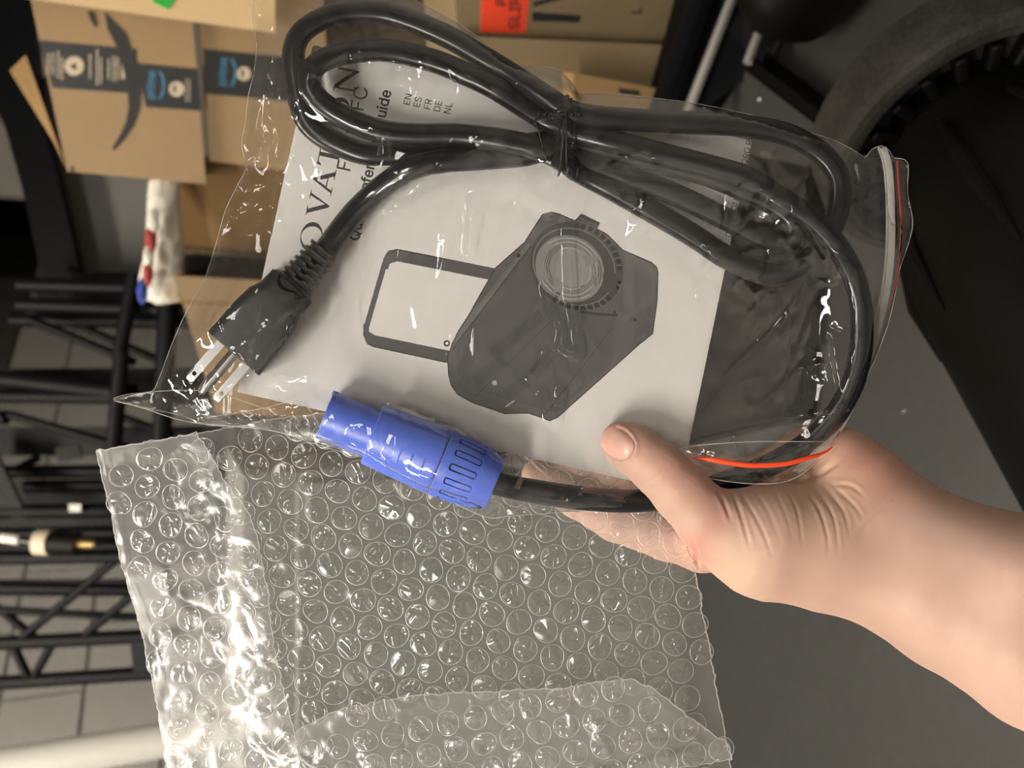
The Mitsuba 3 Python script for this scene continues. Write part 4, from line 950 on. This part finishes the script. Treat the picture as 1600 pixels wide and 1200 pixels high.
# zip strip and red lines along the mouth
zp = spline([(1380, 231, 4), (1389, 262, 7), (1393, 330, 8), (1390, 420, 8), (1374, 505, 8), (1347, 590, 9), (1322, 648, 9), (1284, 700, 9), (1246, 738, 6)], 5)
v, f = tube(zp, 5.6, 12, squash=(.5, np.array([0, 0, 1.0]))); say(put(bag + '__zip_strip', nmesh(v, f), 'zip_plastic', smooth=50), label='milky white zip strip')
zp2 = zp + np.array([-7.5, -1.0, -1.5]); v, f = tube(zp2, 2.2, 10); put(bag + '__zip_strip', nmesh(v, f), 'zip_plastic', smooth=50)
rl = spline([(1402, 251, 4), (1405, 300, 5), (1408, 345, 5), (1405, 400, 5), (1400, 440, 4), (1392, 478, 2)], 5)
v, f = tube(rl, 1.9, 8, squash=(.4, np.array([0, 0, 1.0]))); say(put(bag + '__red_line', nmesh(v, f), 'dull_red', smooth=50), label='dull red line beside the zip')
# lip of the bag's mouth curling towards the lens over the palm
folded(bag + '__mouth_lip', [(1058, 700, 40), (1110, 694, 52), (1180, 690, 56), (1250, 690, 52), (1304, 690, 26)], [(1068, 738, 40), (1110, 748, 58), (1180, 756, 64), (1240, 748, 56), (1296, 706, 30)], amp=7, seed=6)
rl = spline([(1082, 716, 52), (1110, 718, 64), (1150, 725, 70), (1180, 727.5, 72), (1225, 725, 70), (1262, 716, 60), (1286, 708, 46), (1300, 699, 36)], 4)
v, f = tube(rl, np.interp(np.linspace(0, 1, len(rl)), [0, .15, .8, 1], [1.4, 3.9, 3.6, 1.6]), 10, squash=(.35, np.array([0, 0, 1.0]))); say(put(bag + '__red_line', nmesh(v, f), 'red_line', smooth=50), label='orange-red line on the curled lip')

# ================================================================ bubble wrap pouch
bw = thing('bubble_wrap', 'clear bubble wrap pouch hanging beneath the zip bag', 'bubble wrap')
MAIN = Polygon([(150, 705), (240, 690), (330, 674), (420, 655), (560, 640), (760, 660), (960, 700), (1070, 760), (1078, 830), (1086, 890), (1096, 945), (1106, 1000), (1118, 1070), (1130, 1130), (1142, 1190), (1150, 1260), (270, 1260), (262, 1200), (245, 1100), (225, 1000), (205, 930), (185, 860), (172, 790)])
FLAP = Polygon([(150, 705), (200, 696), (256, 686), (306, 676), (326, 706), (352, 752), (392, 806), (408, 868), (420, 936), (428, 1010), (446, 1090), (466, 1176), (480, 1260), (270, 1260), (262, 1200), (245, 1100), (225, 1000), (205, 930), (185, 860), (172, 790)])
LOWF = Polygon([(436, 1172), (470, 1138), (520, 1112), (580, 1098), (640, 1088), (720, 1082), (800, 1078), (880, 1076), (930, 1066), (985, 1060), (1020, 1074), (1052, 1100), (1090, 1130), (1140, 1164), (1143, 1186), (1060, 1200), (1000, 1215), (960, 1260), (420, 1260)])
def ragged(poly, seed, a_=2.2):
    c_ = np.array(poly.segmentize(7).exterior.coords)[:-1]; r_ = np.random.default_rng(seed)
    return Polygon(c_ + r_.normal(0, a_, c_.shape) * .5).buffer(0)
def wm(x, y): return -27 - 14 * np.clip((y - 900) / 300, 0, 1) + 5 * np.sin(x / 120) * np.cos(y / 150) - 6 * np.clip((x - 1040) / 60, 0, 1) - 5 * np.clip((500 - x) / 200, 0, 1)
def wf(x, y): return wm(x, y) + 16 + 22 * np.sin((x - 160 - (y - 700) * .22) / 260 * np.pi).clip(0, 1) + .17 * (x - 160 - (y - 700) * .22).clip(0, 300) + 3 * np.sin(y / 60 + x / 90)
def wl(x, y): return wm(x, y) + 22 + 10 * np.clip((y - 1080) / 100, 0, 1) + 4 * np.sin(x / 70)
sheets = [('main_sheet', MAIN, wm, 200, (-3.0, 3.0), 1), ('side_flap', FLAP, wf, 420, (-2.4, 3.2), 2), ('lower_flap', LOWF, wl, 360, (-4.0, 5.0), 3)]
SH = {}
for nm, poly, wfun, nf, am, sd in sheets:
    pr = ragged(poly, sd)
    v2, q, out = patch(pr, 5.0)
    W = wrinkle_field(poly, nf, 40 + sd, (16, 70), (2.5, 6), am)
    SH[nm] = (W, wfun)
    ed = np.array(pr.exterior.coords); ed = np.c_[ed, wfun(ed[:, 0], ed[:, 1]) + 1.0]; put(bw + '__torn_edge', nmesh(*tube(ed, 1.1, 6)), 'zip_plastic', smooth=True)
    z_ = wfun(v2[:, 0], v2[:, 1]) + sample(W, v2[:, 0], v2[:, 1])
    v3 = np.c_[v2, z_]; put(bw + '__' + nm, nmesh(v3, cat([(v3, q)])[1]), 'wrap_film' if nm == 'main_sheet' else 'flap_film', smooth=35)
    v3 = np.c_[v2, z_ - 9 + 2 * np.sin(v2[:, 0] / 31) * np.cos(v2[:, 1] / 27)]
    if nm != 'main_sheet': put(bw + '__backing', nmesh(v3, cat([(v3, q)])[1]), 'flap_film', smooth=35)
# bubbles
def bubble(cx, cy, nm, r_, seed, hmax, crush, clip=None):
    rr = np.random.default_rng(seed); NR, NS = 13, 30
    prof = [(1.0, 0), (.985, .34), (.955, .62), (.905, .82), (.84, .93), (.76, .975), (.66, .99), (.55, 1.0), (.44, 1.0), (.33, 1.0), (.22, 1.0), (.11, 1.0), (.0, 1.0)]
    t_ = np.arange(NS) / NS * 2 * np.pi; W, wfun = SH[nm]
    planes = [(rr.uniform(-1, 1) * crush, rr.uniform(-1, 1) * crush, rr.uniform(.62, 1.0)) for _ in range(5)]
    wob = 1 + .08 * crush * np.cos(t_ * 2 + rr.uniform(0, 6)) + .03 * crush * np.cos(t_ * 3 + rr.uniform(0, 6))
    rings = []
    folds = [(rr.uniform(0, np.pi), rr.uniform(-.4, .4), rr.uniform(.15, .7) * crush, rr.uniform(.05, .10)) for _ in range(3)]
    for p_, h_ in prof:
        x_, y_ = np.cos(t_) * p_ * wob, np.sin(t_) * p_ * wob
        z_ = np.full(NS, h_)
        for a_, b_, c_ in planes: z_ = np.minimum(z_, np.maximum(c_ + a_ * x_ + b_ * y_, h_ * .25))
        for ft, fo, fa_, fw in folds: z_ = z_ - fa_ * h_ * np.exp(-np.abs(x_ * math.cos(ft) + y_ * math.sin(ft) - fo) / fw) * min(1, (1 - p_) * 4)
        px, py = cx + x_ * r_, cy + y_ * r_
        rings.append(np.c_[px, py, wfun(px, py) + sample(W, px, py) + z_ * hmax + .25])
    ring_ = np.c_[cx + np.cos(t_) * wob * r_ * 1.015, cy + np.sin(t_) * wob * r_ * 1.015]
    ring_ = np.c_[ring_, wfun(ring_[:, 0], ring_[:, 1]) + sample(W, ring_[:, 0], ring_[:, 1]) + 1.2]
    return loft(rings, caps=False), tube(np.vstack([ring_, ring_[:1]]), .75, 6, caps=False)
cand = []
def lattice(poly, a_, b_, org, nm, r_, hmax, crush, minus=()):
    for i in range(-60, 61):
        for j in range(-60, 61):
            c_ = np.array(org) + i * np.array(a_) + j * np.array(b_)
            if not (100 < c_[0] < 1200 and 600 < c_[1] < 1225): continue
            p_ = Point(*c_)
            if not poly.buffer(-12).contains(p_): continue
            if any(m_.contains(p_) for m_ in minus): continue
            cand.append((c_, nm, r_ * rng.uniform(.96, 1.03), hmax * rng.uniform(.85, 1.1), crush * rng.uniform(.6, 1.5)))
lattice(MAIN, (42.2, 12.8), (10.0, 42.6), (748.6, 873.8), 'main_sheet', 19.0, 13, .6, (FLAP.buffer(-14), LOWF.buffer(-12)))
lattice(FLAP, (40.5, 17.0), (-4.0, 43.0), (230, 760), 'side_flap', 18.5, 14, .85)
lattice(LOWF, (43.0, -9.0), (13.5, 40.5), (700, 1130), 'lower_flap', 18.5, 12, .8)
cand.sort(key=lambda c_: -( (c_[0][1] < 1200) * 1000 + c_[2]))
rest = []
for i, (c_, nm, r_, hm, cr) in enumerate(cand):
    lim = 9.5 if (nm == 'main_sheet' and BAG.buffer(6).contains(Point(*c_))) else hm
    (v, f), rim_ = bubble(c_[0], c_[1], nm, r_, 1000 + i, min(hm, lim), cr)
    if i < 300:
        kb = put(bw + '__bubble', nmesh(v, f), 'bubble_film', smooth=28)
        put(kb + '__rim', nmesh(*rim_), 'rim_film', smooth=True)
    else: rest.append((v, f))
if rest:
    v, f = cat(rest); kk = put(bw + '__further_bubbles', nmesh(v, f), 'bubble_film', smooth=28); say(kk, kind='stuff')
NB = (len(cand), len(rest))
